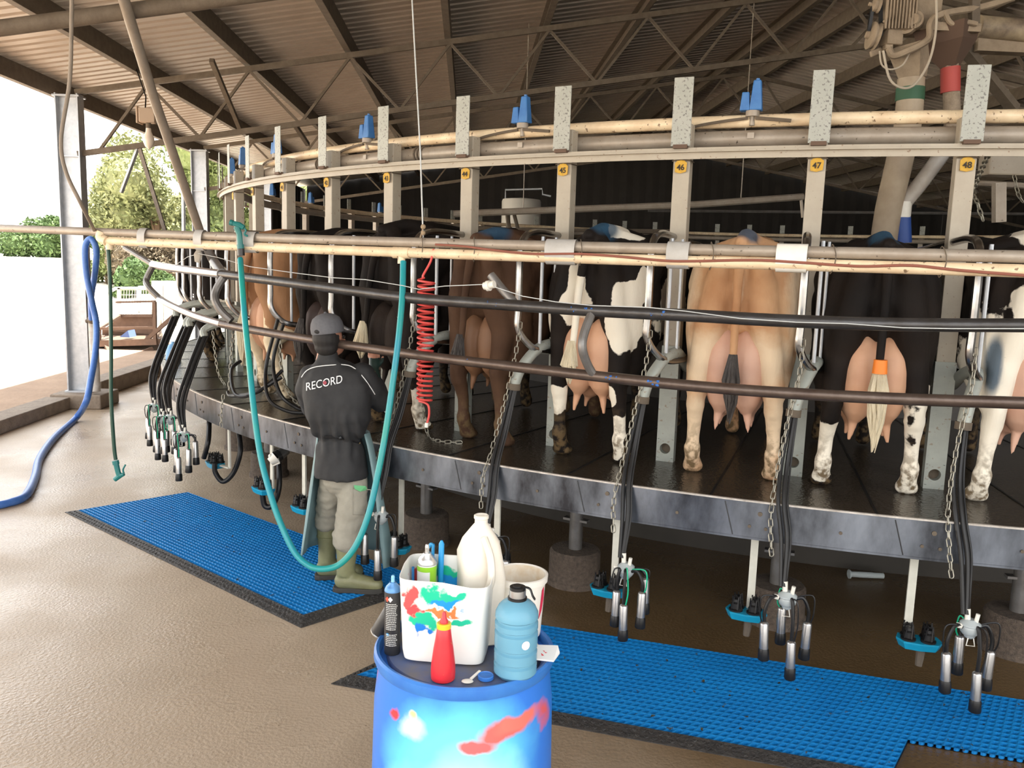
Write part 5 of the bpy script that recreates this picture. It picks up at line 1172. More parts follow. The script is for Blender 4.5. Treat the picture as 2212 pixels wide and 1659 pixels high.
def mat(label, quad, nu, nv, edges, split, skip=None):
    c = sum((Vector((q[0], q[1], 0)) for q in quad), Vector((0, 0, 0))) / 4
    r = thing('rubber_mat', label, 'mat', (c.x, c.y, 0), 0, 'blue perforated floor mats')
    P = [Vector((q[0], q[1], 0)) for q in quad]
    for k in range(split):
        a, d_ = k / split, (k + 1) / split
        q4 = [P[0].lerp(P[1], a), P[0].lerp(P[1], d_), P[3].lerp(P[2], d_), P[3].lerp(P[2], a)]
        sk = (lambda u, v, a=a, d_=d_: skip(a + (d_ - a) * u, v)) if skip else None
        vs, fs = mat_grid(q4, max(1, nu // split), nv, skip=sk); b = MB(); b.add(vs, fs); b.obj('mat_tile', matb, r, smooth=0, fix=False)
        if not sk: b = MB(); b.add([Vector((q.x, q.y, .0025)) for q in q4], [(0, 1, 2, 3)]); b.obj('hole_shade_sheet', black_p, r, smooth=0, fix=False)  # added black sheet, stands in for the deep shade inside the mat holes
        else:
            b = MB(); mm = [bi_(q4, x, y) for x, y in (((0, 0), (1, 0), (1, .66), (0, .66)) if a > .79 else ((0, 0), (1, 0), (1, 1), (0, 1)))]; b.add([Vector((q.x, q.y, .0025)) for q in mm], [(0, 1, 2, 3)]); b.obj('hole_shade_sheet', black_p, r, smooth=0, fix=False)  # same black shade sheet, stopping short at the notch
    for e in edges:
        b = MB(); p0_, p1_, q0_, q1_ = [Vector((x[0], x[1], 0)) for x in e]; z1 = Vector((0, 0, .02)); z0 = Vector((0, 0, .004))
        b.add([p0_ + z1, p1_ + z1, q1_ + z0, q0_ + z0, p0_, p1_, q1_, q0_], [(0, 1, 2, 3), (4, 7, 6, 5), (0, 4, 5, 1), (3, 2, 6, 7), (0, 3, 7, 4), (1, 5, 6, 2)])
        L_ = (p1_ - p0_).length; n_ = int(L_ / .035)
        for k in range(n_):
            for w_ in (.3, .7):
                f_ = (k + .5) / n_; q = p0_.lerp(p1_, f_).lerp(q0_.lerp(q1_, f_), w_) + Vector((0, 0, .02 - .016 * w_)); b.box(q, (.014, .014, .007), rz=.5)
        b.obj('ramp_edge', matk, r, smooth=0)
    return r
def f2(u, v): p = pz(u, v, .02); return (p.x, p.y)
def f0(u, v): p = pz(u, v, .0); return (p.x, p.y)
A1, B1, C1, D1 = f2(405, 1063), f2(905, 1247), f2(655, 1328), f2(168, 1102)
mat('blue perforated mat with black ramp edges that the person stands on', (A1, B1, C1, D1), 84, 26, [(D1, C1, f0(140, 1107), f0(650, 1357)), (C1, B1, f0(650, 1357), f0(945, 1262))], 4)
A2, B2, C2, D2 = f2(1080, 1336), f2(2300, 1526), f2(2290, 1735), f2(770, 1458)
Q = [Vector((*q, 0)) for q in (A2, B2, C2, D2)]
mat('long blue perforated mat behind and right of the drum', (A2, B2, C2, D2), 85, 21, [(D2, C2, f0(715, 1478), f0(2300, 1768)), (A2, D2, f0(1030, 1330), f0(715, 1478))], 5, skip=lambda u, v: (u > .80 and v > .66))
# ================================================================== drum and what stands on it
DX, DY, DR, DZ = -.112, 2.24, .268, .88
paint = bpy.data.materials.new('spray painted blue drum'); paint.use_nodes = True
nt = paint.node_tree; N = nt.nodes; L = nt.links; bs = N['Principled BSDF']; bs.inputs['Roughness'].default_value = .38
tx_ = N.new('ShaderNodeTexCoord'); 
nz_ = N.new('ShaderNodeTexNoise'); nz_.inputs['Scale'].default_value = 9; nz_.inputs['Detail'].default_value = 5; L.new(tx_.outputs['Object'], nz_.inputs['Vector'])
vm = N.new('ShaderNodeVectorMath'); vm.operation = 'MULTIPLY_ADD'; L.new(nz_.outputs['Color'], vm.inputs[0]); vm.inputs[1].default_value = (.09, .09, .09); L.new(tx_.outputs['Object'], vm.inputs[2])
def spot(prev, c, r, col, soft=.35, mul=1):
    mp = N.new('ShaderNodeMapping'); mp.vector_type = 'POINT'
    mp.inputs['Scale'].default_value = (1 / r[0], 1 / r[1], 1 / r[2]); cs = [-(c[i] + .045) / r[i] for i in range(3)]; mp.inputs['Location'].default_value = cs
    L.new(vm.outputs[0], mp.inputs[0]); ln = N.new('ShaderNodeVectorMath'); ln.operation = 'LENGTH'; L.new(mp.outputs[0], ln.inputs[0])
    cr = N.new('ShaderNodeValToRGB'); cr.color_ramp.elements[0].position = 1 - soft; cr.color_ramp.elements[0].color = (mul, mul, mul, 1); cr.color_ramp.elements[1].position = 1; cr.color_ramp.elements[1].color = (0, 0, 0, 1)
    L.new(ln.outputs['Value'], cr.inputs[0]); mx = N.new('ShaderNodeMix'); mx.data_type = 'RGBA'; L.new(cr.outputs[0], mx.inputs[0])
    if isinstance(prev, tuple): mx.inputs[6].default_value = (*prev, 1)
    else: L.new(prev, mx.inputs[6])
    mx.inputs[7].default_value = (*col, 1); return mx.outputs[2]
o_ = (.04, .20, .70)
o_ = spot(o_, (0, -.27, -.22), (.245, .35, .215), (.16, .72, .90), .55)
o_ = spot(o_, (-.05, -.27, -.42), (.24, .35, .22), (.36, .88, .95), .5)
o_ = spot(o_, (.05, -.27, -.30), (.17, .3, .16), (.50, .92, .95), .85)
o_ = spot(o_, (-.125, -.25, -.13), (.05, .15, .045), (.80, .88, .80), .6)
o_ = spot(o_, (-.12, -.25, -.095), (.018, .10, .014), (.80, .72, .30), .5)
o_ = spot(o_, (.225, -.2, -.15), (.03, .15, .055), (.72, .12, .13), .35)
o_ = spot(o_, (.13, -.25, -.13), (.085, .15, .036), (.76, .14, .12), .35)
o_ = spot(o_, (.17, -.25, -.12), (.085, .15, .030), (.80, .18, .14), .35)
o_ = spot(o_, (.06, -.25, -.165), (.055, .15, .026), (.72, .14, .14), .4)
o_ = spot(o_, (-.185, -.22, -.105), (.017, .12, .022), (.66, .05, .06), .4)
o_ = spot(o_, (-.265, -.10, -.07), (.035, .12, .06), (.55, .10, .14), .6)
L.new(o_, bs.inputs['Base Color'])
drum = thing('plastic_drum', 'blue plastic drum splashed with cyan, white and red spray paint', 'drum', (DX, DY, DZ))
b = MB(); b.lathe([(.235, -.88), (.250, -.86), (.256, -.60), (.259, -.40), (.253, -.15), (.240, -.035), (.240, -.028)], (DX, DY, DZ), 64); b.obj('barrel', paint, drum)
rimm = M('blue drum rim', (.03, .14, .50), .4, 0, (.05, .22, .58), 12, .5)
lidm = M('grimy blue drum lid', (.035, .10, .30), .7, 0, (.16, .14, .11), 5, .35)
b = MB(); b.lathe([(.240, -.038), (.250, -.036), (.255, -.022), (.254, -.006), (.248, .000), (.240, -.002), (.236, -.012), (.236, -.028)], (DX, DY, DZ), 64, caps=False); b.obj('rim', rimm, drum)
b = MB(); b.lathe([(.236, -.030), (.220, -.030), (.215, -.014), (.10, -.012), (.0005, -.012)], (DX, DY, DZ), 64, caps=False); b.obj('lid', lidm, drum)
TZ = DZ - .012
# white cut-open container
def rsec(cx_, cy_, hw, hd, z, n=32, rot=0, e=.32, tilt=0):
    out = []
    for j in range(n):
        q = 2 * pi * j / n; a = abs(cos(q))**e * (1 if cos(q) > 0 else -1) * hw; c = abs(sin(q))**e * (1 if sin(q) > 0 else -1) * hd
        out.append(Vector((cx_ + a * cos(rot) - c * sin(rot), cy_ + a * sin(rot) + c * cos(rot), z + (tilt(a, c) if tilt else 0))))
    return out
paintw = bpy.data.materials.new('paint splashed white plastic'); paintw.use_nodes = True
nt = paintw.node_tree; N = nt.nodes; L = nt.links; bs = N['Principled BSDF']; bs.inputs['Roughness'].default_value = .35
tx_ = N.new('ShaderNodeTexCoord'); nz_ = N.new('ShaderNodeTexNoise'); nz_.inputs['Scale'].default_value = 22; nz_.inputs['Detail'].default_value = 6; L.new(tx_.outputs['Object'], nz_.inputs['Vector'])
vm = N.new('ShaderNodeVectorMath'); vm.operation = 'MULTIPLY_ADD'; L.new(nz_.outputs['Color'], vm.inputs[0]); vm.inputs[1].default_value = (.09, .09, .09); L.new(tx_.outputs['Object'], vm.inputs[2])
o_ = (.86, .85, .80)
for c, r_, col in (((-.025, 0, .20), (.045, .3, .026), (.01, .52, .30)), ((.035, 0, .195), (.040, .3, .024), (.01, .50, .30)), ((-.06, 0, .125), (.045, .3, .026), (.01, .52, .30)), ((.04, 0, .128), (.040, .3, .017), (.01, .52, .32)), ((.01, 0, .178), (.052, .3, .015), (.01, .28, .72)), ((-.005, 0, .153), (.055, .3, .011), (.80, .22, .07)),
                   ((-.088, 0, .192), (.026, .3, .040), (.70, .09, .09)), ((-.072, 0, .155), (.026, .3, .024), (.70, .07, .08)), ((-.058, 0, .100), (.024, .3, .026), (.01, .20, .66))):
    o_ = spot(o_, c, r_, col, .22)
L.new(o_, bs.inputs['Base Color'])
KX, KY = -.160, 2.215
ct = thing('cut_open_container', 'square white plastic container splashed green, red and blue, holding bottles', 'container', (KX, KY, TZ), -.10)
b = MB(); S_ = []; rot = -.10
for z, w, d_, tl_ in ((0, .095, .068, 0), (.006, .112, .080, 0), (.03, .116, .084, 0), (.21, .124, .090, 0), (.238, .126, .091, lambda a, c: .012 * (c > 0) - .010 * (a > 0) * (c < 0))): S_.append(rsec(KX, KY, w, d_, TZ + z, rot=rot, tilt=tl_))
for z, w, d_, tl_ in ((.237, .123, .088, lambda a, c: .012 * (c > 0) - .010 * (a > 0) * (c < 0)), (.03, .112, .080, 0), (.008, .10, .07, 0)): S_.append(rsec(KX, KY, w, d_, TZ + z, rot=rot, tilt=tl_))
vs = [p for s in S_ for p in s]; n_ = 32; fs = [(i * n_ + j, i * n_ + (j + 1) % n_, (i + 1) * n_ + (j + 1) % n_, (i + 1) * n_ + j) for i in range(len(S_) - 1) for j in range(n_)] + [tuple(range(n_ - 1, -1, -1)), tuple((len(S_) - 1) * n_ + j for j in range(n_))]
b.add(vs, fs); b.obj('shell', paintw, ct)
# milk jug standing in it
jugm = M('dusty white jug', (.84, .79, .70), .45, 0, (.74, .66, .54), 8, .5, trans=.0)
jx, jy = -.075, 2.275
jg = thing('milk_jug', 'empty white plastic milk jug standing in the white container', 'jug', (jx, jy, TZ + .01))
b = MB(); S_ = [rsec(jx, jy, w, w * .92, TZ + .01 + z, e=e_, rot=.25) for z, w, e_ in ((0, .05, .4), (.008, .062, .4), (.20, .062, .4), (.26, .062, .45), (.30, .050, .55), (.335, .028, .8), (.345, .021, 1), (.348, .0185, 1), (.360, .0185, 1), (.362, .021, 1), (.370, .021, 1), (.372, .018, 1), (.35, .016, 1))]
vs = [p for s in S_ for p in s]
for k in range(len(vs)):
    p = vs[k]; 
    if TZ + .05 < p.z < TZ + .30: p += Vector((1, 0, 0)) * .006 * sin(p.z * 60) * (1 if p.x > jx else .3)
fs = [(i * n_ + j, i * n_ + (j + 1) % n_, (i + 1) * n_ + (j + 1) % n_, (i + 1) * n_ + j) for i in range(len(S_) - 1) for j in range(n_)]; b.add(vs, fs + [tuple(range(n_ - 1, -1, -1))]); b.obj('bottle', jugm, jg)
b = MB(); b.tube(smooth_pts([(jx + .01, jy - .035, TZ + .325), (jx + .03, jy - .066, TZ + .28), (jx + .034, jy - .074, TZ + .22), (jx + .02, jy - .058, TZ + .17)]), .011, 10); b.obj('handle', jugm, jg)
def can(name, lab, x, y, z, r_, h, mats, cat='spray can', tilt=None, capcol=None, gr='spray cans on the drum'):
    ro = thing(name, lab, cat, (x, y, z), 0, gr); m3 = tilt or Matrix.Identity(3)
    b = MB(); b.lathe([(r_ * .94, 0), (r_, .003), (r_, h * .80), (r_ * .97, h * .815)], (x, y, z), 28, m=m3); b.obj('can_body', mats[0], ro)
    b = MB(); b.lathe([(r_ * 1.03, h * .805), (r_ * 1.03, h * .82), (r_ * .80, h * .865), (r_ * .45, h * .90), (r_ * .42, h * .915), (r_ * .2, h * .916)], (x, y, z), 28, m=m3); b.obj('shoulder', mats[1], ro)
    b = MB(); b.lathe([(r_ * .22, h * .915), (r_ * .22, h * .98), (r_ * .16, h)], (x, y, z), 12, m=m3); b.box(Vector((x, y, z)) + m3 @ Vector((0, -r_ * .2, h * .96)), (.006, .004, .006)); b.obj('nozzle', mats[2], ro)
    return ro
canblk = M('black can print', (.03, .03, .032), .35, .2); canw = M('white can print', (.75, .76, .75), .35); can_s = M('tinplate', (.55, .55, .54), .3, .8); cangr = M('lime green can', (.30, .62, .04), .3); nozb = M('light blue nozzle', (.25, .55, .80), .4); shb = M('blue stained tin', (.10, .25, .50), .35, .4)
cx_, cy_ = -.312, 2.200
sc = can('spray_can', 'black spray can with silver blue shoulder at the left of the white container', cx_, cy_, TZ, .0225, .225, (canblk, shb, nozb))
def onc(x, y, r_, a, z): return Vector((x + r_ * cos(a), y + r_ * sin(a), z))
b = MB()
for k, z in enumerate([.148 - .0052 * q for q in range(24)]):
    if k in (15, 16): continue
    rng = random.Random(k); a0 = -2.35
    x = a0
    while x < a0 + 1.35:
        w_ = rng.uniform(.06, .22); r_ = .0228; p = [onc(cx_, cy_, r_, x, TZ + z), onc(cx_, cy_, r_, x + w_, TZ + z), onc(cx_, cy_, r_, x + w_, TZ + z + .0024), onc(cx_, cy_, r_, x, TZ + z + .0024)]; b.add(p, [(0, 1, 2, 3)]); x += w_ + .05
b.obj('small_print', M('pale print', (.6, .6, .58), .6), sc, smooth=0, fix=False)
for a, col in ((-2.15, M('red hazard print', (.75, .08, .04), .5)), (-1.72, M('white hazard print', (.85, .8, .78), .5))):
    b = MB(); z = TZ + .163; r_ = .0228; b.add([onc(cx_, cy_, r_, a, z + .008), onc(cx_, cy_, r_, a + .30, z), onc(cx_, cy_, r_, a, z - .008), onc(cx_, cy_, r_, a - .30, z)], [(0, 1, 2, 3)]); b.obj('hazard_diamond', col, sc, smooth=0, fix=False)
b = MB(); z = TZ + .058; b.add([onc(cx_, cy_, .0229, a_, zz) for a_, zz in ((-2.2, z), (-1.9, z), (-1.9, z + .007), (-2.2, z + .007))], [(0, 1, 2, 3)]); b.obj('logo_mark', M('blue print', (.05, .3, .6), .5), sc, smooth=0, fix=False)
can('spray_can', 'spray can with white stained top half hidden behind the white container', -.272, 2.325, TZ, .0225, .225, (canblk, canw, white_p))
can('spray_can', 'lime green and white spray can standing in the white container', -.225, 2.262, TZ + .01, .0275, .285, (canw, can_s, can_s))
b = MB(); gx, gy = -.225, 2.262; k0 = TZ + .01
b.lathe([(.0280, .02), (.0280, .225)], (gx, gy, k0), 28, caps=False); 
vs = [onc(gx, gy, .0278, a_, zz) for zz in (k0 + .02, k0 + .225) for a_ in [(-1.15 + 1.9 * q / 10) for q in range(11)]]
b = MB(); b.add(vs, [(q, q + 1, q + 12, q + 11) for q in range(10)]); g_ = [o for o in SC.objects if o.get('label', '').startswith('lime green')][0]; b.obj('green_print', cangr, g_, smooth=30, fix=False)
b = MB(); b.lathe([(.0281, .212), (.0281, .226)], (gx, gy, k0), 28, caps=False); b.obj('green_band', cangr, g_, fix=False)
fallen = thing('spray_can', 'black spray can lying tilted at the left rim of the drum', 'spray can', (-.345, 2.33, TZ + .03), 0, 'spray cans on the drum')
Tm = Matrix.Rotation(R_(28), 3, 'Y') @ Matrix.Rotation(R_(12), 3, 'X')
b = MB(); b.lathe([(.022, .0), (.0235, .002), (.0235, .12), (.014, .14), (.008, .142)], (-.368, 2.305, TZ + .008), 24, m=Tm); b.obj('can_body', canblk, fallen)
b = MB(); b.lathe([(.0235, -.0005), (.0245, .0), (.0245, .003), (.0235, .004)], (-.368, 2.305, TZ + .008), 24, m=Tm); b.obj('bottom_rim', can_s, fallen)
# sticks in the container
b = MB(); b.tube([(-.190, 2.28, TZ + .012), (-.188, 2.285, TZ + .16), (-.187, 2.29, TZ + .288), (-.187, 2.29, TZ + .298)], [.007, .0085, .0080, .003], 10); tag(b.obj('marker_stick', M('bright blue stick', (.01, .30, .68), .4)), 'bright blue upright stick in the white container beside the green can', 'stick')
b = MB(); b.tube(smooth_pts([(-.212, 2.30, TZ + .012), (-.212, 2.30, TZ + .26), (-.212, 2.30, TZ + .275), (-.218, 2.30, TZ + .283), (-.224, 2.30, TZ + .272)], 5), .0045, 8); tag(b.obj('hook_stick', M('pale blue hook', (.03, .28, .55), .4)), 'small blue hooked stick behind the lime green can', 'stick')
b = MB(); b.tube([(-.262, 2.27, TZ + .012), (-.265, 2.268, TZ + .225)], .004, 8); tag(b.obj('brush_stick', M('blue rod', (.03, .2, .5), .5)), 'thin blue rod at the left corner of the white container', 'stick')
# round tub
tx0, ty0 = .040, 2.35
tb = thing('round_tub', 'round white plastic tub with stained inside behind the blue water bottle', 'tub', (tx0, ty0, TZ))
b = MB(); b.lathe([(.062, 0), (.066, .004), (.076, .165), (.082, .167), (.083, .185), (.078, .187), (.074, .184), (.064, .02), (.0005, .018)], (tx0, ty0, TZ), 40, caps=False); b.obj('shell', M('white tub', (.84, .80, .72), .4), tb)
b = MB(); b.lathe([(.0735, .183), (.0695, .12), (.066, .06)], (tx0, ty0, TZ), 40, caps=False); b.obj('inner_stain', M('stained tub inside', (.72, .58, .40), .7, 0, (.85, .80, .70), 30, .4), tb, fix=False)
b = MB(); vs = [onc(tx0, ty0, .0765 - (0.0105 * (.166 - zz) / .166) + .0008, a_, TZ + zz) for a_, zz in ((-.55, .150), (-.40, .158), (-.30, .12), (-.42, .085), (-.62, .06))]; b.add(vs, [tuple(range(5))]); b.obj('red_mark', M('red print', (.66, .03, .08), .5), tb, smooth=0, fix=False)
# blue water bottle
wbm = bpy.data.materials.new('translucent blue bottle'); wbm.use_nodes = True; bs = wbm.node_tree.nodes['Principled BSDF']; bs.inputs['Base Color'].default_value = (.22, .50, .66, 1); bs.inputs['Roughness'].default_value = .15; bs.inputs['Transmission Weight'].default_value = .35; bs.inputs['IOR'].default_value = 1.3
wx, wy = .031, 2.098
wb_ = thing('water_bottle', 'large translucent blue water bottle with steel cap', 'bottle', (wx, wy, TZ))
b = MB(); R0 = .0575
b.lathe([(.044, 0), (.051, .003), (R0, .012), (R0, .034), (.0515, .038), (.0515, .042), (R0, .046), (R0, .070), (.0515, .074), (.0515, .079), (R0, .083), (R0, .122), (.0515, .126), (.0515, .130), (R0, .134), (R0, .148), (.0515, .152), (.0515, .157), (R0, .162), (R0 - .001, .176), (.049, .192), (.038, .203), (.024, .209), (.022, .214)], (wx, wy, TZ), 44); b.obj('bottle', wbm, wb_)
b = MB(); b.lathe([(.0255, .210), (.0255, .216), (.024, .217)], (wx, wy, TZ), 30); b.lathe([(.021, .236), (.021, .244), (.012, .2445), (.012, .248), (.003, .248)], (wx, wy, TZ), 30)
b.tube(smooth_pts([(wx + .015, wy, TZ + .244), (wx + .032, wy - .004, TZ + .240), (wx + .040, wy - .006, TZ + .222), (wx + .046, wy - .004, TZ + .212)]), .005, 8, ry=[.0025] * 19); b.obj('lid_strap', black_p, wb_)
b = MB(); b.lathe([(.0215, .214), (.022, .216), (.022, .236), (.020, .237)], (wx, wy, TZ), 30); b.obj('steel_cap', can_s, wb_)
b = MB(); b.add([onc(wx, wy, R0 + .001, -1.12 + .20 * cos(q), TZ + .105 + .012 * sin(q)) for q in [k * pi / 8 for k in range(16)]], [tuple(range(16))]); b.obj('round_sticker', whiteink, wb_, smooth=0, fix=False)
# red squeeze bottle
rx, ry_ = -.158, 2.058
rb = thing('squeeze_bottle', 'red squeeze bottle with yellow collar and red nozzle', 'bottle', (rx, ry_, TZ))
redm = M('red plastic', (.66, .025, .035), .3, 0, (.58, .03, .04), 20, .5, col3=(.70, .30, .10), s3=55, a3=.28)
b = MB(); b.lathe([(.027, 0), (.0315, .004), (.0325, .02), (.0315, .045), (.0265, .085), (.0215, .115), (.0185, .138), (.016, .144)], (rx, ry_, TZ), 30); b.obj('bottle', redm, rb)
b = MB(); b.lathe([(.0185, .142), (.019, .144), (.019, .154), (.0175, .156), (.010, .156)], (rx, ry_, TZ), 26); b.obj('collar', M('yellow plastic', (.80, .55, .03), .4), rb)
b = MB(); b.lathe([(.0115, .156), (.011, .162), (.0065, .170), (.0055, .182), (.003, .186)], (rx, ry_, TZ), 16); b.obj('nozzle', redm, rb)
b = MB(); b.lathe([(.018, 0), (.021, .002), (.021, .010), (.019, .012), (.018, .010), (.0005, .009)], (-.046, 2.066, TZ), 24, caps=False); tag(b.obj('bottle_lid', rimm), 'small dark blue lid lying beside the water bottle', 'lid')
sp = thing('plastic_spoon', 'white plastic spoon lying on the drum between the bottles', 'spoon', (-.09, 2.05, TZ))
b = MB(); b.ball((-.093, 2.043, TZ + .004), (.016, .012, .0035), 12); b.obj('bowl', white_p, sp); b = MB(); b.bar((-.085, 2.053, TZ + .005), (-.062, 2.085, TZ + .012), .007, .003); b.obj('handle', white_p, sp)
tp3 = thing('tape_label', 'crumpled white tape tag with a red mark at the right rim of the drum', 'tape', (.13, 2.20, TZ + .03))
q4 = [pz(1150, 1395, .905), pz(1205, 1397, .905), pz(1209, 1412, .895), pz(1196, 1430, .89), pz(1158, 1426, .89)]
b = MB(); b.poly(q4, .004, (0, 0, 1)); b.obj('strip', whiteink, tp3, smooth=0)
b = MB(); b.poly([p + Vector((0, 0, .0045)) for p in (pz(1166, 1404, .900), pz(1178, 1404, .900), pz(1176, 1412, .897), pz(1184, 1414, .896), pz(1182, 1420, .893), pz(1170, 1420, .893))], .0008, (0, 0, 1)); b.obj('red_mark', M('red tape print', (.7, .04, .05), .5), tp3, smooth=0)
b = MB(); b.tube([pz(1152, 1392, .90) + Vector((.010 * cos(q), .010 * sin(q), .0)) for q in [k * pi / 5 for k in range(10)]], .004, 6, closed=True); b.obj('yellow_edge', M('dull yellow', (.7, .55, .2), .6), tp3)
# ================================================================== machinery up right
MY = 5.7
def mv(u, v, y=0): return py(u, v, MY + y)
mg = thing('feed_motor', 'dusty electric motor and gearbox with belt pulleys at the top right', 'motor', mv(1960, 100))
b = MB(); b.tube([mv(1935, 10), mv(1950, -40)], .11, 20); b.tube([mv(1950, 60), mv(1935, -10)], .12, 20); b.box(mv(1975, 35, .05), (.26, .2, .22), rz=.1); b.obj('motor_body', dusty_m, mg, bevel=.01)
b = MB()
for k in range(10): q = mv(1915 + k * 7, 28, -.125); b.box(q, (.008, .02, .19))
b.obj('cooling_fin', dusty_m, mg, smooth=0)
for (u, v, r_) in ((1887, 78, .085), (1893, 12, .045)):
    b = MB(); c = mv(u, v, -.05); b.lathe([(r_ * .3, -.02), (r_, -.02), (r_ * .85, -.005), (r_, .012), (r_, .02), (r_ * .3, .03), (r_ * .25, .05)], c, 24, m=Matrix.Rotation(R_(-80), 3, 'Y')); b.obj('pulley', dusty_m, mg)
b = MB(); b.bar(mv(1876, 70, -.05), mv(1886, 8, -.05), .02, .02); b.bar(mv(1903, 78, -.05), mv(1902, 12, -.05), .02, .02); b.obj('belt', black_r, mg, smooth=0)
b = MB(); b.box(mv(1925, 82, -.05), (.11, .1, .10), rz=.2); b.box(mv(1918, 96, -.06), (.05, .06, .07)); b.bar(mv(1880, 118, -.05), mv(1905, 108, -.02), .02, .04); b.bar(mv(1908, 48, -.1), mv(1932, 36, -.1), .03, .02); b.obj('gear_housing', dusty_m, mg, bevel=.008)
b = MB()
for c, r_ in ((mv(1957, 50, -.1), .065), (mv(1975, 42, -.12), .055)): b.tube([c, c + Vector((.03, .05, 0))], [r_, r_], 20); b.tube([c - Vector((.01, .01, 0)), c], [r_ * .6, r_ * .7], 20)
b.obj('flange', dusty_m, mg)
r = thing('feed_hopper', 'dusty twin hoppers feeding the drop pipes at the top right', 'hopper', mv(2040, 80))
b = MB(); b.tube([mv(1965, 100), mv(1972, 170)], [.15, .09], 4); b.obj('left_hopper', dusty_m, r, smooth=0)
b = MB(); b.tube([mv(2045, 60), mv(2047, 95), mv(2052, 145)], [.22, .19, .065], 4); b.obj('right_hopper', M('rusty hopper', (.10, .06, .04), .85), r, smooth=0)
b = MB(); b.bar(mv(2010, 58, -.12), mv(2115, 62, -.12), .05, .05); b.obj('angle_frame', dusty_m, r, smooth=0)
for pts, rad, lab in (([mv(1968, 170), mv(1962, 260), mv(1945, 340), mv(1920, 450), mv(1908, 530)], .085, 'thick dusty drop pipe with a green band, left of the two feed pipes'),):
    pp = thing('feed_pipe', lab, 'pipe', pts[0]); b = MB(); b.tube(smooth_pts(pts), rad, 18); b.obj('pipe', M('dusty cream pipe', (.44, .36, .26), .6, 0, (.30, .23, .16), 7, .5), pp)
    b = MB(); b.tube([mv(1967, 190), mv(1965, 218)], rad + .004, 18); b.obj('green_band', M('green tape', (.03, .10, .05), .6), pp)
pp = thing('feed_pipe', 'bent feed pipe with a red band and blue sleeve, right of the two feed pipes', 'pipe', mv(2052, 145))
b = MB(); b.tube(smooth_pts([mv(2052, 140), mv(2055, 200), mv(2058, 290)]), .052, 16); b.obj('pipe', M('flaky grey pipe', (.38, .30, .22), .8, 0, (.22, .17, .12), 25, .5, bump=.5), pp)
b = MB(); b.tube([mv(2053, 146), mv(2053, 200)], .060, 16); b.obj('red_band', M('red faded wrap', (.42, .06, .05), .6), pp)
b = MB(); b.tube(smooth_pts([mv(2058, 285), mv(2040, 325), mv(1985, 400), mv(1953, 440), mv(1947, 468)]), .050, 16); b.obj('white_pipe', M('pale plastic pipe', (.56, .54, .50), .4, 0, (.35, .30, .25), 8, .5), pp)
b = MB(); b.tube([mv(1950, 436), mv(1947, 470)], .058, 16); b.obj('white_elbow', white_p, pp)
b = MB(); b.tube([mv(1948, 468), mv(1948, 525)], [.056, .062], 16); b.obj('blue_sleeve', M('royal blue sleeve', (.02, .07, .30), .5), pp)
for k, (pts, rad, lab) in enumerate((([mv(2190, -5, -.1), mv(2120, 15, -.1), mv(2035, 30, -.15), mv(2010, 50, -.15), mv(2005, 85, -.15), mv(1960, 110, -.15), mv(1930, 120, -.12), mv(1920, 105, -.1)], .022, 'thick dusty conduit sweeping under the motor'),
                      ([mv(2040, 25, -.16), mv(2055, 50, -.16), mv(2090, 48, -.16), mv(2110, 52, -.16)], .016, 'curved dusty conduit right of the motor'),
                      ([mv(2022, -20, -.2), mv(2022, 60, -.2), mv(2008, 130, -.2), mv(1978, 180, -.2), mv(1950, 190, -.2), mv(1922, 170, -.2), mv(1908, 110, -.15)], .008, 'thin pale cable looping below the motor'),
                      ([mv(1900, 110, -.1), mv(1905, 140, -.1), mv(1925, 150, -.1), mv(1950, 140, -.1), mv(1964, 115, -.1)], .006, 'short thin cable loop under the gearbox'))):
    b = MB(); b.tube(smooth_pts(pts, 8), rad, 8); tag(b.obj('motor_cable', M('cable %d' % k, (.42, .36, .28), .6) if k > 1 else dusty_m), lab, 'cable')
b = MB(); b.tube([mv(2112, 58, .3), mv(2240, 68, .3)], .075, 18); tag(b.obj('feed_auger', M('mouldy cream auger tube', (.48, .38, .24), .6, 0, (.14, .10, .07), 5, .35)), 'mould spotted cream auger tube entering at the top right edge', 'pipe')
b = MB(); b.box(mv(2180, 98, .35), (.5, .1, .11), rz=.05); tag(b.obj('support_beam', dusty_m, smooth=0), 'dusty beam just under the auger tube at the top right', 'beam')
b = MB(); b.bar(mv(2105, -60, -.1), mv(2104, 60, -.1), .05, .05); tag(b.obj('support_brace', dusty_d, smooth=0), 'short upright bracket above the end of the mouldy auger tube', 'brace')
b = MB(); b.bar(mv(2080, 100, .35), mv(2190, 235, .6), .08, .05); tag(b.obj('support_brace', dusty_d, smooth=0), 'dark slanting brace running down right of stall post 48', 'brace'); pass
b = MB(); b.box(py(2172, 345, 5.3), (.26, .14, .2)); tag(b.obj('control_box', cream, smooth=0, bevel=.01), 'pale metal control box behind the pipes right of stall post 48', 'box')
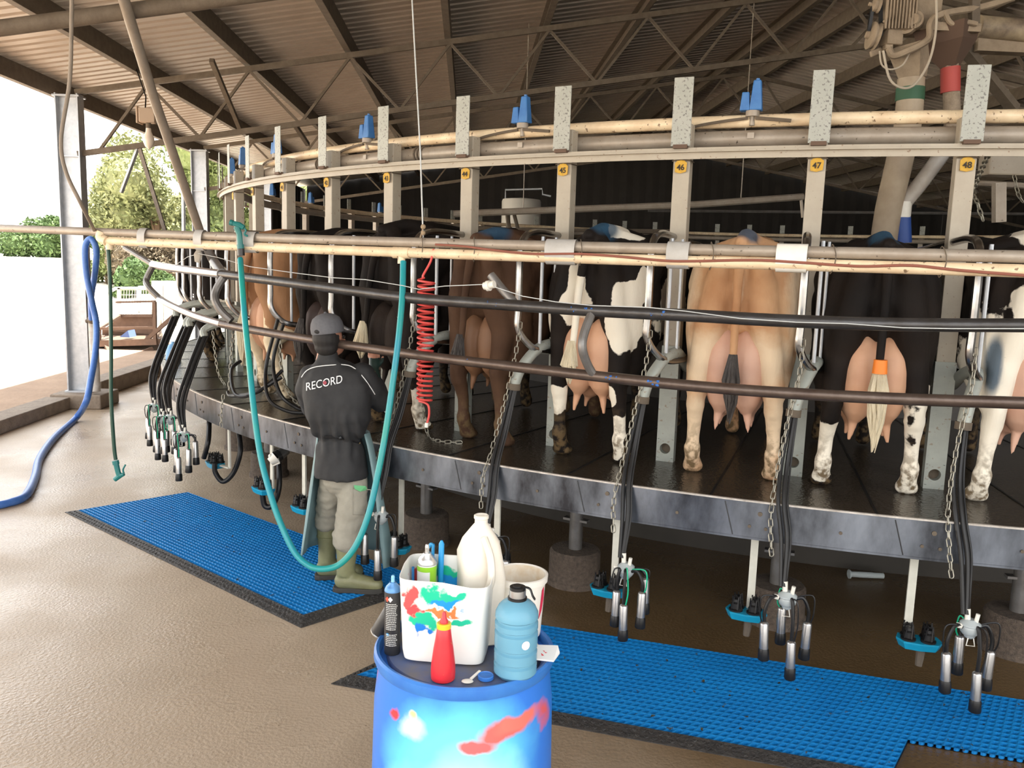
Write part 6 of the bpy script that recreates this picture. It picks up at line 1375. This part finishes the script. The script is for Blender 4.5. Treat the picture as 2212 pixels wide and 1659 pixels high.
b = MB(); b.bar(py(2158, 395, 5.6), py(2158, 480, 5.6), .07, .05); b.tube([py(2100, 395, 5.7), py(2230, 402, 5.7)], .02, 8); tag(b.obj('box_bracket', greypipe, smooth=40), 'grey bracket and pipe under the pale control box', 'bracket')
# tank and pipework in the dark
tk = thing('storage_tank', 'pale round tank standing in the dark behind the platform', 'tank', (py(1124, 520, 20).x, 20, 0))
c = py(1124, 520, 20.0); b = MB(); b.lathe([(.46, -c.z), (.46, .90), (.44, .95), (.0005, 1.0)], c, 32, caps=False); b.obj('shell', M('pale tank', (.55, .53, .48), .4), tk)
b = MB(); b.tube([py(1092, 440, 20), py(1092, 410, 20), py(1171, 408, 20), py(1172, 420, 20), py(1190, 424, 20)], .025, 6); b.obj('pipe', galv, tk)
b = MB(); b.tube([py(980, 462, 11), py(1500, 442, 11), py(1735, 425, 11)], .045, 10); b.tube([py(1730, 425, 11), py(1734, 470, 11)], .02, 6)
for u, v in ((1130, 455), (1600, 436)): q_ = py(u, v, 11); s_ = (q_ - P0).dot(Bv); b.tube([q_, Vector((q_.x, q_.y, zt(s_) + .15))], .006, 6)
tag(b.obj('cross_pipe', greypipe), 'long grey pipe running in the dark above the cow backs', 'pipe')
b = MB(); b.tube([py(1400, 455, 12), py(2212, 462, 12)], .02, 6); tag(b.obj('back_pipe', galv_d), 'thin pipe in the dark right of the long grey pipe', 'pipe')
b = MB(); b.tube([py(1000, 495, 11.5), py(1480, 500, 11.5)], .03, 6); b.tube([py(1095, 455, 11.5), py(1100, 500, 11.5)], .03, 6); b.tube([py(1110, 460, 11.5), py(1120, 500, 11.5)], .025, 6); b.tube([py(1010, 495, 11.5), Vector((py(1010, 495, 11.5).x, 11.5, 0))], .03, 6); tag(b.obj('back_railing', dusty_d), 'dark railing in front of the pale tank', 'railing')

b = MB(); c = py(374, 752, 8.6); b.lathe([(.07, -.09), (.075, -.08), (.075, .03), (.04, .07), (.022, .08), (.022, .10)], Vector((c.x, c.y, HD + .09)), 20); tag(b.obj('blue_jug', M('pale blue plastic', (.20, .42, .70), .35)), 'small pale blue plastic jug on the deck edge at the far left', 'jug')
